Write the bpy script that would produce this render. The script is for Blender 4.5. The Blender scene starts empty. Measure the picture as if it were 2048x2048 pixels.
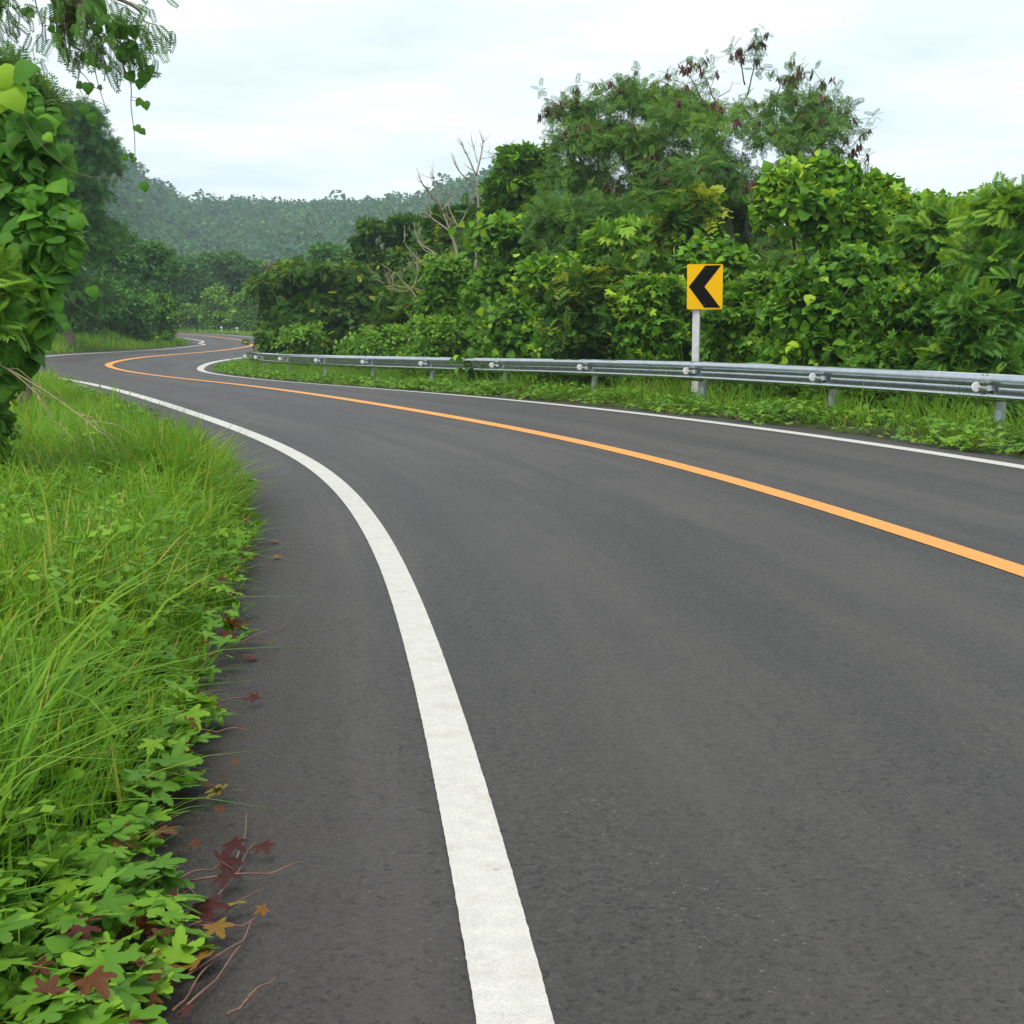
import bpy, bmesh, math, random
import numpy as np
from mathutils import Vector
rng = np.random.default_rng(7)
random.seed(7)
sc = bpy.context.scene
COL = sc.collection
PI = math.pi
# ------------------------------------------------------------------ camera, sky, sun, exposure
FPX, HOR = 2987.0, 677.84
PITCH = math.atan((1024 - HOR) / FPX)
cam = bpy.data.cameras.new('camera'); co = bpy.data.objects.new('camera', cam); COL.objects.link(co)
cam.sensor_width = 36; cam.lens = 36 * FPX / 2048; cam.clip_start = 0.05; cam.clip_end = 6000
co.location = (0, 0, 0); co.rotation_euler = (PI / 2 - PITCH, 0, 0)
sc.camera = co
SUN_EL, SUN_AZ = math.radians(62), math.radians(205)      # azimuth clockwise from +Y
world = bpy.data.worlds.new('World'); sc.world = world; world.use_nodes = True
wn, wl = world.node_tree.nodes, world.node_tree.links
wn.clear()
w_out = wn.new('ShaderNodeOutputWorld'); w_bg = wn.new('ShaderNodeBackground'); w_bg.inputs['Strength'].default_value = 0.1
w_sky = wn.new('ShaderNodeTexSky'); w_sky.sky_type = 'NISHITA'; w_sky.sun_disc = False
w_sky.sun_elevation = SUN_EL; w_sky.sun_rotation = SUN_AZ; w_sky.air_density = 1.0; w_sky.dust_density = 1.5
w_tc = wn.new('ShaderNodeTexCoord')
w_sep = wn.new('ShaderNodeSeparateXYZ'); wl.new(w_tc.outputs['Generated'], w_sep.inputs[0])
def wmath(op, a, b):
    n = wn.new('ShaderNodeMath'); n.operation = op
    for i, v in enumerate((a, b)):
        if isinstance(v, (int, float)): n.inputs[i].default_value = v
        else: wl.new(v, n.inputs[i])
    return n.outputs[0]
w_den = wmath('ADD', wmath('MAXIMUM', w_sep.outputs['Z'], 0.0), 0.06)
w_cmb = wn.new('ShaderNodeCombineXYZ')
wl.new(wmath('DIVIDE', w_sep.outputs['X'], w_den), w_cmb.inputs[0]); wl.new(wmath('DIVIDE', w_sep.outputs['Y'], w_den), w_cmb.inputs[1])
w_noi = wn.new('ShaderNodeTexNoise'); w_noi.inputs['Scale'].default_value = 0.75; w_noi.inputs['Detail'].default_value = 6; w_noi.inputs['Roughness'].default_value = 0.55
wl.new(w_cmb.outputs[0], w_noi.inputs['Vector'])
w_rmp = wn.new('ShaderNodeMapRange'); w_rmp.inputs['From Min'].default_value = 0.36; w_rmp.inputs['From Max'].default_value = 0.60
w_rmp.inputs['To Min'].default_value = 0.55; w_rmp.inputs['To Max'].default_value = 1.0
wl.new(w_noi.outputs['Fac'], w_rmp.inputs['Value'])
w_mix = wn.new('ShaderNodeMix'); w_mix.data_type = 'RGBA'
wl.new(w_rmp.outputs[0], w_mix.inputs['Factor']); wl.new(w_sky.outputs[0], w_mix.inputs['A'])
w_mix.inputs['B'].default_value = (7.25, 7.75, 8.2, 1)      # bright overcast cloud layer
wl.new(w_mix.outputs['Result'], w_bg.inputs['Color']); wl.new(w_bg.outputs[0], w_out.inputs['Surface'])
sun = bpy.data.lights.new('sun', 'SUN'); so = bpy.data.objects.new('sun', sun); COL.objects.link(so)
sun.energy = 1.5; sun.angle = math.radians(24); sun.color = (1.0, 0.96, 0.9)
sdir = Vector((math.sin(SUN_AZ) * math.cos(SUN_EL), math.cos(SUN_AZ) * math.cos(SUN_EL), math.sin(SUN_EL)))
so.rotation_euler = sdir.to_track_quat('Z', 'Y').to_euler(); so.location = (0, -20, 40)
sc.view_settings.view_transform = 'Standard'; sc.view_settings.look = 'None'
sc.view_settings.exposure = 0.72; sc.view_settings.gamma = 1.0; sc.view_settings.use_curve_mapping = False
cy = sc.cycles
cy.max_bounces = 6; cy.diffuse_bounces = 2; cy.glossy_bounces = 2; cy.transmission_bounces = 4; cy.volume_bounces = 1; cy.transparent_max_bounces = 4
cy.use_adaptive_sampling = True; cy.adaptive_threshold = 0.01
cy.sample_clamp_indirect = 3.0; cy.sample_clamp_direct = 6.0
cy.caustics_reflective = False; cy.caustics_refractive = False
cy.use_denoising = True
try: cy.denoiser = 'OPENIMAGEDENOISE'; cy.denoising_prefilter = 'NONE'; cy.denoising_input_passes = 'RGB_ALBEDO_NORMAL'
except Exception: pass
def unproject(px, py, Y):
    a, b = (px - 1024) / FPX, (1024 - py) / FPX
    d = np.array([a, math.cos(PITCH) + b * math.sin(PITCH), -math.sin(PITCH) + b * math.cos(PITCH)])
    return d * (Y / d[1])
# ------------------------------------------------------------------ helpers
def tag(o, label=None, cat=None, group=None, kind=None):
    if label: o['label'] = label
    if cat: o['category'] = cat
    if group: o['group'] = group
    if kind: o['kind'] = kind
    return o
def thing(name, label, cat, loc, group=None, rz=0.0):
    o = bpy.data.objects.new(name, None); COL.objects.link(o); o.empty_display_size = 0.2
    o.location = loc; o.rotation_euler = (0, 0, rz)
    return tag(o, label, cat, group)
HARD = {'sign_plate', 'chevron_arrow', 'rivet', 'post', 'post_foot', 'cap', 'band', 'spacer_block', 'bolt', 'reflector_bracket', 'reflector', 'beam', 'end_piece', 'sticker', 'haze'}
class MB:
    """collects vertex / face blocks (numpy) and links them as one mesh object"""
    def __init__(s): s.v = []; s.f = {}; s.n = 0; s.t = []
    def add(s, v, faces, tint=None):
        v = np.asarray(v, float).reshape(-1, 3)
        for fc in faces:
            fc = np.asarray(fc, np.int64)
            if fc.size: s.f.setdefault(fc.shape[1], []).append(fc + s.n)
        s.t.append(np.full(len(v), 0.5) if tint is None else np.broadcast_to(np.asarray(tint, float), (len(v),)))
        s.v.append(v); s.n += len(v)
    def box(s, c, size, R=None):
        x, y, z = np.asarray(size) / 2
        p = np.array([[a * x, b * y, d * z] for a in (-1, 1) for b in (-1, 1) for d in (-1, 1)])
        if R is not None: p = p @ np.asarray(R).T
        s.add(p + np.asarray(c), [[[0, 1, 3, 2], [4, 6, 7, 5], [0, 4, 5, 1], [2, 3, 7, 6], [0, 2, 6, 4], [1, 5, 7, 3]]])
    def tube(s, pts, rad, sides=6, tint=None):
        pts = np.asarray(pts, float); n = len(pts); rad = np.broadcast_to(np.asarray(rad, float), (n,))
        d = np.gradient(pts, axis=0); d /= np.linalg.norm(d, axis=1)[:, None] + 1e-9
        ref = np.array([0.31, 0.17, 1.0]) if abs(d[:, 2]).mean() < .9 else np.array([1.0, 0.2, 0.1])
        a = np.cross(d, ref); a /= np.linalg.norm(a, axis=1)[:, None] + 1e-9; b = np.cross(d, a)
        th = np.arange(sides) / sides * 2 * PI
        v = pts[:, None] + rad[:, None, None] * (np.cos(th)[None, :, None] * a[:, None] + np.sin(th)[None, :, None] * b[:, None])
        q = [[i * sides + k, i * sides + (k + 1) % sides, (i + 1) * sides + (k + 1) % sides, (i + 1) * sides + k] for i in range(n - 1) for k in range(sides)]
        s.add(v.reshape(-1, 3), [q], tint)
        s.f.setdefault(sides, []).append(np.array([list(range(sides))[::-1], list(range((n - 1) * sides, n * sides))]) + s.n - n * sides)
    def build(s, name, mat, parent=None, smooth=False, uv=None):
        me = bpy.data.meshes.new(name)
        v = np.concatenate(s.v); me.vertices.add(len(v)); me.vertices.foreach_set('co', v.astype(np.float32).ravel())
        li, ls = [], []; st = 0
        for k, blocks in s.f.items():
            fc = np.concatenate(blocks); li.append(fc.ravel()); ls.append(np.arange(len(fc)) * k + st); st += fc.size
        li = np.concatenate(li); ls = np.concatenate(ls)
        me.loops.add(len(li)); me.loops.foreach_set('vertex_index', li.astype(np.int32))
        me.polygons.add(len(ls)); me.polygons.foreach_set('loop_start', ls.astype(np.int32))
        me.polygons.foreach_set('use_smooth', np.full(len(ls), name not in HARD))
        at = me.attributes.new('tint', 'FLOAT', 'POINT'); at.data.foreach_set('value', np.concatenate(s.t).astype(np.float32))
        if uv is not None:
            ul = me.uv_layers.new(name='road'); ul.data.foreach_set('uv', np.asarray(uv)[li].astype(np.float32).ravel())
        me.update(calc_edges=True)
        me.materials.append(mat)
        o = bpy.data.objects.new(name, me); COL.objects.link(o)
        if parent is not None: o.parent = parent
        return o
def norm(a): return a / (np.linalg.norm(a, axis=-1, keepdims=True) + 1e-9)
# ------------------------------------------------------------------ materials
def mat_new(name):
    m = bpy.data.materials.new(name); m.use_nodes = True
    nt = m.node_tree; nt.nodes.clear()
    out = nt.nodes.new('ShaderNodeOutputMaterial')
    return m, nt.nodes, nt.links, out
def ramp(N, L, fac, stops, interp='LINEAR'):
    r = N.new('ShaderNodeValToRGB'); r.color_ramp.interpolation = interp
    e = r.color_ramp.elements
    while len(e) < len(stops): e.new(0.5)
    for el, (p, c) in zip(e, stops): el.position = p; el.color = tuple(c) + (1,)
    L.new(fac, r.inputs['Fac']); return r.outputs['Color']
def noise(N, L, vec, scale, detail=3, rough=0.5, out='Fac'):
    n = N.new('ShaderNodeTexNoise'); n.inputs['Scale'].default_value = scale; n.inputs['Detail'].default_value = detail; n.inputs['Roughness'].default_value = rough
    if vec is not None: L.new(vec, n.inputs['Vector'])
    return n.outputs[out]
def mixc(N, L, fac, a, b, typ='MIX'):
    m = N.new('ShaderNodeMix'); m.data_type = 'RGBA'; m.blend_type = typ
    for k, v in (('Factor', fac), ('A', a), ('B', b)):
        if isinstance(v, (int, float)): m.inputs[k].default_value = v
        elif isinstance(v, (tuple, list)): m.inputs[k].default_value = tuple(v) + (1,)
        else: L.new(v, m.inputs[k])
    return m.outputs['Result']
def mrange(N, L, v, a, b, c=0.0, d=1.0):
    m = N.new('ShaderNodeMapRange'); L.new(v, m.inputs['Value'])
    for k, x in zip(('From Min', 'From Max', 'To Min', 'To Max'), (a, b, c, d)): m.inputs[k].default_value = x
    return m.outputs[0]
def mth(N, L, op, a, b=0.0):
    m = N.new('ShaderNodeMath'); m.operation = op
    for i, v in enumerate((a, b)):
        if isinstance(v, (int, float)): m.inputs[i].default_value = v
        else: L.new(v, m.inputs[i])
    return m.outputs[0]
def leaf_mat(name, stops, trans=0.30, rough=0.5, spec=0.17, glow=(1.5, 1.35, 0.6)):
    """leaf colour runs with the age attribute 'tint'; light shines through"""
    m, N, L, out = mat_new(name)
    a = N.new('ShaderNodeAttribute'); a.attribute_name = 'tint'
    col = ramp(N, L, a.outputs['Fac'], stops)
    p = N.new('ShaderNodeBsdfPrincipled'); p.inputs['Roughness'].default_value = rough; p.inputs['Specular IOR Level'].default_value = spec
    L.new(col, p.inputs['Base Color'])
    t = N.new('ShaderNodeBsdfTranslucent'); L.new(mixc(N, L, 1.0, col, glow, 'MULTIPLY'), t.inputs['Color'])
    s = N.new('ShaderNodeMixShader'); s.inputs[0].default_value = trans
    L.new(p.outputs[0], s.inputs[1]); L.new(t.outputs[0], s.inputs[2]); L.new(s.outputs[0], out.inputs['Surface'])
    return m
def simple_mat(name, c1, c2, scale=8, rough=0.7, metal=0.0, bump=0.0, spec=0.4):
    m, N, L, out = mat_new(name)
    tc = N.new('ShaderNodeTexCoord'); n = noise(N, L, tc.outputs['Object'], scale, 4, 0.6)
    p = N.new('ShaderNodeBsdfPrincipled'); p.inputs['Roughness'].default_value = rough; p.inputs['Metallic'].default_value = metal; p.inputs['Specular IOR Level'].default_value = spec
    L.new(mixc(N, L, mrange(N, L, n, 0.3, 0.7), c1, c2), p.inputs['Base Color'])
    if bump:
        b = N.new('ShaderNodeBump'); b.inputs['Strength'].default_value = bump; b.inputs['Distance'].default_value = 0.02
        L.new(n, b.inputs['Height']); L.new(b.outputs[0], p.inputs['Normal'])
    L.new(p.outputs[0], out.inputs['Surface']); return m
M = {}
M['vine'] = leaf_mat('vine_leaf', [(0, (0.0512, 0.132, 0.011)), (.45, (0.0914, 0.232, 0.0166)), (.8, (0.183, 0.386, 0.023)), (1, (0.385, 0.556, 0.0368))])
M['bigvine'] = leaf_mat('broad_vine_leaf', [(0, (0.0488, 0.143, 0.0184)), (.5, (0.0814, 0.225, 0.023)), (.8, (0.139, 0.33, 0.0276)), (1, (0.342, 0.555, 0.0322))], rough=.55, spec=.15)
M['feather'] = leaf_mat('feathery_leaf', [(0, (0.0666, 0.156, 0.033)), (.5, (0.108, 0.238, 0.042)), (1, (0.208, 0.366, 0.0525))])
M['mimosa'] = leaf_mat('mimosa_leaf', [(0, (0.0521, 0.15, 0.0215)), (.5, (0.093, 0.236, 0.0274)), (1, (0.242, 0.41, 0.0343))])
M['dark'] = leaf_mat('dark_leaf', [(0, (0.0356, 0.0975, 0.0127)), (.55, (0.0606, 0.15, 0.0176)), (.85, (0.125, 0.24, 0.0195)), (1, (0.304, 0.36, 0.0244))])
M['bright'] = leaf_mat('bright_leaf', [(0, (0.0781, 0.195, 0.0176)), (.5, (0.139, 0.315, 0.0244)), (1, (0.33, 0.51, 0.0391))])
M['far'] = leaf_mat('distant_leaf', [(0, (0.0415, 0.129, 0.0208)), (.5, (0.067, 0.191, 0.0281)), (1, (0.135, 0.308, 0.0364))])
M['hill'] = leaf_mat('hill_leaf', [(0, (0.0272, 0.0943, 0.0344)), (.4, (0.044, 0.139, 0.0473)), (.75, (0.08, 0.205, 0.0516)), (1, (0.176, 0.254, 0.0946))], trans=.25)
M['grass'] = leaf_mat('grass_blade', [(0, (0.0714, 0.178, 0.0128)), (.5, (0.135, 0.3, 0.016)), (.88, (0.222, 0.383, 0.024)), (.93, (0.412, 0.383, 0.072)), (1, (0.539, 0.383, 0.112))], trans=.42, rough=.5)
M['creeper'] = leaf_mat('lobed_leaf', [(0, (.062, .165, .018)), (.45, (.115, .265, .022)), (.84, (.23, .41, .028)), (.9, (.34, .35, .025)), (.95, (.15, .058, .018)), (1, (.085, .024, .016))], trans=.3)
M['redleaf'] = leaf_mat('red_leaf', [(0, (.06, .016, .016)), (.5, (.09, .03, .02)), (.8, (.22, .10, .02)), (1, (.26, .24, .03))], trans=.3)
M['bark'] = simple_mat('bark', (.10, .075, .05), (.20, .165, .12), 14, .9, bump=.5)
M['twig'] = simple_mat('green_stem', (.09, .10, .035), (.16, .17, .06), 20, .7)
M['dead'] = simple_mat('dead_wood', (.26, .21, .14), (.40, .34, .25), 10, .85, bump=.3)
M['straw'] = simple_mat('dry_straw', (.30, .22, .12), (.44, .36, .22), 20, .8)
M['pod'] = simple_mat('seed_pod', (.085, .03, .022), (.16, .075, .045), 9, .6)
M['redstem'] = simple_mat('red_runner_stem', (.13, .045, .035), (.24, .13, .085), 16, .6)
M['white'] = simple_mat('white_paint', (.68, .68, .66), (.80, .80, .78), 5, .5)
M['concrete'] = simple_mat('painted_concrete', (.60, .58, .57), (.76, .75, .74), 9, .75, bump=.15)
M['black'] = simple_mat('black_paint', (.012, .012, .012), (.02, .02, .02), 6, .5)
M['yellow'] = simple_mat('yellow_sign_sheet', (.98, .53, .002), (1.0, .55, .003), 3, .5, spec=.12)
M['chev'] = simple_mat('black_sign_sheet', (.004, .004, .004), (.007, .006, .006), 4, .6, spec=.08)
M['zinc'] = simple_mat('galvanised_steel', (.44, .48, .49), (.56, .60, .61), 4, .11, metal=1.0)
M['zincd'] = simple_mat('dull_zinc', (.30, .33, .33), (.42, .45, .44), 12, .5, metal=.6)
M['reflector'] = simple_mat('reflector_face', (.86, .85, .82), (.92, .91, .88), 30, .4)
M['sticker'] = simple_mat('pale_sticker', (.42, .47, .47), (.56, .60, .60), 22, .5)
# ------------------------------------------------------------------ the road line in plan and profile
KN = np.array([[-4.5, -28.5, -1.25, .006], [-0.2, -20.2, -1.22, .006],
 [2.3, -11.864, -1.193, .006], [3.2, -3.47, -1.163, .005], [2.759, 5.215, -1.139, .003], [1.185, 14.025, -1.089, .003], [-1.766, 22.403, -1.012, -.004],
 [-5.33, 30.604, -.955, -.027], [-9.329, 39.016, -.935, -.04], [-12.711, 47.458, -.873, -.055], [-14.665, 55.66, -.836, -.062], [-15.911, 63.845, -.803, -.057],
 [-16.323, 71.966, -.751, -.049], [-15.914, 80.083, -.65, -.041], [-15.882, 88.086, -.506, -.032], [-16.562, 95.939, -.374, -.023], [-18.457, 103.565, -.294, -.013],
 [-19.794, 111.393, -.167, -.003], [-22.21, 119.076, .009, .003], [-25.472, 126.521, .227, .009], [-29.873, 133.588, .449, .016], [-35.8, 139.6, .62, .02], [-43.5, 143.6, .75, .02], [-52, 146.2, .85, .02], [-61, 147.6, .92, .02]])
KN[2, 0], KN[3, 0] = 2.852, 3.429
CR, WL, WR = 0.01395, 3.027, 3.067
def spline(c, t):
    K = len(c); A = np.zeros((K, K)); B = np.zeros((K, K)); A[0, 0] = A[-1, -1] = 1; A[0, 1] = A[-1, -2] = -1
    for i in range(1, K - 1):
        A[i, i - 1] = A[i, i + 1] = 1 / 6; A[i, i] = 4 / 6; B[i, i - 1] = B[i, i + 1] = 1; B[i, i] = -2
    m = np.linalg.solve(A, B) @ c
    i = np.clip(np.floor(t).astype(int), 0, K - 2); u = (t - i)[:, None]; v = 1 - u
    return v * c[i] + u * c[i + 1] + ((v ** 3 - v) * m[i] + (u ** 3 - u) * m[i + 1]) / 6
_t = np.linspace(0, len(KN) - 1, 12001); _p = spline(KN, _t)
_s = np.concatenate([[0], np.cumsum(np.linalg.norm(np.diff(_p[:, :2], axis=0), axis=1))])
DS = 0.2
S = np.arange(0, _s[-1], DS); NS = len(S)
RP = np.stack([np.interp(S, _s, _p[:, k]) for k in range(4)], 1)
_d = norm(np.gradient(RP[:, :2], axis=0)); RD = _d; RN = np.stack([_d[:, 1], -_d[:, 0]], 1)
def s_of_knot(t): return float(np.interp(t + 2, _t, _s))
def road_pt(s, off, up=0.0):
    """points on the road plane at station s, off metres right of the centre line"""
    s = np.atleast_1d(np.asarray(s, float)); off = np.broadcast_to(np.asarray(off, float), s.shape)
    f = lambda a: np.interp(s, S, a)
    n = norm(np.stack([f(RN[:, 0]), f(RN[:, 1])], 1))
    z = f(RP[:, 2]) + f(RP[:, 3]) * off - CR * np.abs(off)
    return np.c_[f(RP[:, 0]) + n[:, 0] * off, f(RP[:, 1]) + n[:, 1] * off, z + up]
def nearest(xy):
    xy = np.asarray(xy, float); idx = np.empty(len(xy), int); step = 4
    P = RP[::step, :2]
    for a in range(0, len(xy), 20000):
        q = xy[a:a + 20000]
        d = (q[:, :1] - P[None, :, 0]) ** 2 + (q[:, 1:2] - P[None, :, 1]) ** 2
        idx[a:a + 20000] = np.argmin(d, 1) * step
    best = idx.copy(); bd = np.full(len(xy), 1e18)
    for k in range(-step, step + 1):
        j = np.clip(idx + k, 0, NS - 1); d = ((xy - RP[j, :2]) ** 2).sum(1); mk = d < bd; bd[mk] = d[mk]; best[mk] = j[mk]
    rel = xy - RP[best, :2]
    return S[best] + (rel * RD[best]).sum(1), (rel * RN[best]).sum(1)
AL, AR = -3.86, 3.70                   # asphalt edges
def vnoise(x, y, f=1.0, seed=0):
    r = np.random.default_rng(seed); out = 0
    for k in range(6):
        a, b, c = r.uniform(0, 2 * PI), r.uniform(.6, 1.7) * f, r.uniform(0, 2 * PI)
        out = out + np.sin((x * math.cos(a) + y * math.sin(a)) * b + c)
    return out / 6
sm = lambda x, a, b: (lambda t: t * t * (3 - 2 * t))(np.clip((x - a) / (b - a), 0, 1))
SKY = np.array([(-2200, 330), (-900, 235), (-200, 190), (0, 195), (110, 222), (170, 258), (215, 292), (260, 328), (300, 376), (340, 404), (390, 424), (440, 424), (480, 418), (560, 424), (660, 416), (700, 412), (760, 412), (850, 394), (900, 376), (980, 362), (1060, 362), (1200, 390), (1500, 450), (1800, 510), (2300, 570), (4200, 610)], float)
def hill_h(x, y):
    r = np.hypot(x, y); yy = np.where(y > 1, y, 1.0)
    px = np.where(y > 1, 1024 + FPX * x / yy, np.where(x < 0, -2200, 4200))
    tan_el = (HOR - np.interp(px, SKY[:, 0], SKY[:, 1])) / FPX
    front = sm(np.arctan2(y, np.abs(x)), math.radians(15), math.radians(50))
    rr = 600 + 60 * np.sin(px * 0.004) - 120 * sm(px, 420, 150)
    ridge = tan_el * rr - 7.0
    up = sm(r, 330 - 90 * sm(px, 420, 150), rr) * 0.55 + np.clip((r - 300) / (rr - 300), 0, 1) * 0.45
    h = ridge * np.where(r < rr, np.clip(up, 0, 1), np.maximum(0, 1 - (r - rr) / 900.0))
    return h * front + sm(r, 250, 420) * 3.0 * vnoise(x, y, .045, 5) * front
def terrain(x, y):
    x = np.asarray(x, float); y = np.asarray(y, float)
    s, off = nearest(np.c_[x.ravel(), y.ravel()]); s = s.reshape(x.shape); off = off.reshape(x.shape)
    zc = np.interp(s, S, RP[:, 2]); bk = np.interp(s, S, RP[:, 3])
    oc = np.clip(off, -4.4, 4.9)
    base = zc + bk * oc - CR * np.abs(oc)
    t = np.maximum(AL - off, off - AR)                # metres outside the asphalt
    left = off < 0
    yy = np.interp(s, S, RP[:, 1])
    bank = np.where(left, 0.05 + 0.05 * sm(t, 0.3, 2.5) + sm(yy, 48, 58) * sm(-yy, -150, -120) * 0.45 * sm(t, .4, 3.0) + 0.3 * sm(t, 3, 9),
                    0.02 + 0.04 * sm(t, .3, 1.2) + 0.0 * t)
    z = base + np.where(t < 0.0, -0.07, -0.07 + (bank + 0.07) * sm(t, 0.0, 0.35))
    z = z + 0.03 * vnoise(x, y, 2.2, 3) * sm(t, .2, 1.2)
    far = sm(t, 14, 45)
    z = z * (1 - far) + far * (-0.9 + 1.6 * sm(np.hypot(x, y), 90, 220) + 0.25 * vnoise(x, y, .15, 9))
    return z + hill_h(x, y)
def tz(x, y): return float(terrain(np.array([x]), np.array([y]))[0])
# ground sheet: a polar grid about the viewpoint, fine in front
_az = np.concatenate([np.arange(-180, -36, 4.0), np.arange(-36, -22, 1.0), np.arange(-22, 22, 0.22), np.arange(22, 36, 1.0), np.arange(36, 180, 4.0)])
_rr = np.concatenate([[0.3], 0.9 * 1.018 ** np.arange(0, 440)]); _rr = _rr[_rr < 960]
_A, _R = np.meshgrid(np.radians(_az), _rr); gx, gy = _R * np.sin(_A), _R * np.cos(_A)
gz = terrain(gx, gy); nr, na = gx.shape
gi = np.arange(nr * na).reshape(nr, na)
gq = np.stack([gi[:-1, :], gi[1:, :], np.roll(gi, -1, 1)[1:, :], np.roll(gi, -1, 1)[:-1, :]], -1).reshape(-1, 4)[:, ::-1]
g = MB(); g.add(np.c_[gx.ravel(), gy.ravel(), gz.ravel()], [gq, ])
g.f.setdefault(na, []).append(gi[0][None, ::-1])
m, N, L, out = mat_new('soil_and_turf')
tc = N.new('ShaderNodeTexCoord'); p = N.new('ShaderNodeBsdfPrincipled'); p.inputs['Roughness'].default_value = .95; p.inputs['Specular IOR Level'].default_value = .1
c = mixc(N, L, mrange(N, L, noise(N, L, tc.outputs['Object'], 1.6, 6, .65), .40, .62), (.045, .05, .018), (.05, .10, .018))
c = mixc(N, L, mrange(N, L, noise(N, L, tc.outputs['Object'], 30, 4, .7), .35, .75), c, (.06, .045, .028))
L.new(c, p.inputs['Base Color']); b = N.new('ShaderNodeBump'); b.inputs['Strength'].default_value = .8; b.inputs['Distance'].default_value = .05
L.new(noise(N, L, tc.outputs['Object'], 18, 6, .7), b.inputs['Height']); L.new(b.outputs[0], p.inputs['Normal']); L.new(p.outputs[0], out.inputs['Surface'])
M['soil'] = m
tag(g.build('ground', M['soil'], smooth=True), 'soil and low turf under the roadside plants', 'ground', kind='structure')
# ------------------------------------------------------------------ asphalt
m, N, L, out = mat_new('asphalt')
tc = N.new('ShaderNodeTexCoord'); ob = tc.outputs['Object']
uvn = N.new('ShaderNodeUVMap'); uvn.uv_map = 'road'; sp = N.new('ShaderNodeSeparateXYZ'); L.new(uvn.outputs[0], sp.inputs[0]); off_ = sp.outputs['Y']
fine = noise(N, L, ob, 260, 3, .7); mid = noise(N, L, ob, 60, 4, .65); big = noise(N, L, ob, 0.9, 5, .6); patch = noise(N, L, ob, 4.5, 5, .6)
vo = N.new('ShaderNodeTexVoronoi'); vo.inputs['Scale'].default_value = 95; L.new(ob, vo.inputs['Vector'])
vs = N.new('ShaderNodeSeparateColor'); L.new(vo.outputs['Color'], vs.inputs[0])
base = mixc(N, L, mrange(N, L, fine, .36, .64), (.014, .013, .012), (.092, .087, .081))
base = mixc(N, L, mrange(N, L, vs.outputs[0], .72, 1.0, 0, .45), base, (.105, .10, .094))                    # pale stones
base = mixc(N, L, mrange(N, L, vs.outputs[1], .84, 1.0, 0, .6), base, (.022, .021, .021))                   # dark stones
base = mixc(N, L, mth(N, L, 'MULTIPLY', mrange(N, L, vs.outputs[2], .980, .984), mrange(N, L, vo.outputs['Distance'], .40, .28)), base, (.27, .255, .23))  # few bright chips
pit = mth(N, L, 'MULTIPLY', mrange(N, L, noise(N, L, ob, 48, 6, .75), .585, .625), mrange(N, L, noise(N, L, ob, 6, 4, .7), .42, .62))
base = mixc(N, L, mth(N, L, 'MULTIPLY', pit, .95), base, (.005, .005, .005))                                # open pits between stones
v3 = N.new('ShaderNodeTexVoronoi'); v3.inputs['Scale'].default_value = 55; L.new(ob, v3.inputs['Vector']); v3s = N.new('ShaderNodeSeparateColor'); L.new(v3.outputs['Color'], v3s.inputs[0])
base = mixc(N, L, mrange(N, L, v3s.outputs[0], .75, 1.0, 0, .55), base, (.020, .019, .018))                 # coarse stones, dark and pale
base = mixc(N, L, mrange(N, L, v3s.outputs[1], .80, 1.0, 0, .50), base, (.105, .10, .092))
base = mixc(N, L, mrange(N, L, patch, .35, .70, 0, .30), base, (.060, .057, .063))
base = mixc(N, L, mrange(N, L, big, .38, .68, 0, .35), base, (.068, .066, .055))
uvs = N.new('ShaderNodeMapping'); uvs.inputs['Scale'].default_value = (.12, 2.6, 1); L.new(uvn.outputs[0], uvs.inputs['Vector'])
strk = noise(N, L, uvs.outputs[0], 1.0, 5, .65)
base = mixc(N, L, mrange(N, L, strk, .50, .68, 0, .75), base, (.098, .093, .085))                           # streaks along the lanes
base = mixc(N, L, mrange(N, L, strk, .47, .30, 0, .65), base, (.030, .028, .028))
lane = lambda c0, w: mrange(N, L, mth(N, L, 'ABSOLUTE', mth(N, L, 'SUBTRACT', off_, c0)), w, w * .25)
wob = mth(N, L, 'MULTIPLY', mrange(N, L, big, .3, .7), 1.0)
for c0 in (-2.25, -0.75, 0.85, 2.35):                                                                       # polished wheel paths
    base = mixc(N, L, mth(N, L, 'MULTIPLY', lane(c0, .45), mrange(N, L, noise(N, L, ob, .45, 4), .35, .65, .15, .60)), base, (.094, .090, .085))
dirt = mth(N, L, 'MAXIMUM', mrange(N, L, off_, -3.05, -3.7), mrange(N, L, off_, 3.15, 3.6))
dirt = mth(N, L, 'MULTIPLY', dirt, mrange(N, L, noise(N, L, ob, 3.2, 5, .7), .28, .72, .1, .85))
base = mixc(N, L, dirt, base, (.042, .030, .025))                                                           # brown soil washed on the edges
p = N.new('ShaderNodeBsdfPrincipled'); base = mixc(N, L, 1.0, base, (.78, .715, .645), 'MULTIPLY')
p.inputs['Specular IOR Level'].default_value = .45
L.new(base, p.inputs['Base Color']); L.new(mrange(N, L, mid, .3, .7, .48, .74), p.inputs['Roughness'])
hgt = mth(N, L, 'ADD', mth(N, L, 'MULTIPLY', vo.outputs['Distance'], -.8), mth(N, L, 'ADD', mth(N, L, 'MULTIPLY', fine, .8), mth(N, L, 'MULTIPLY', pit, -1.6)))
b = N.new('ShaderNodeBump'); b.inputs['Strength'].default_value = .8; b.inputs['Distance'].default_value = .007; L.new(hgt, b.inputs['Height'])
L.new(b.outputs[0], p.inputs['Normal']); L.new(p.outputs[0], out.inputs['Surface'])
M['asphalt'] = m
def edge_jit(s, amp, seed): return amp * (vnoise(s, s * 0, 2.0, seed) + .7 * vnoise(s, s * 0, 7.0, seed + 1))
ss = np.arange(6, S[-1] - 2, 0.2); n = len(ss)
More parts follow.
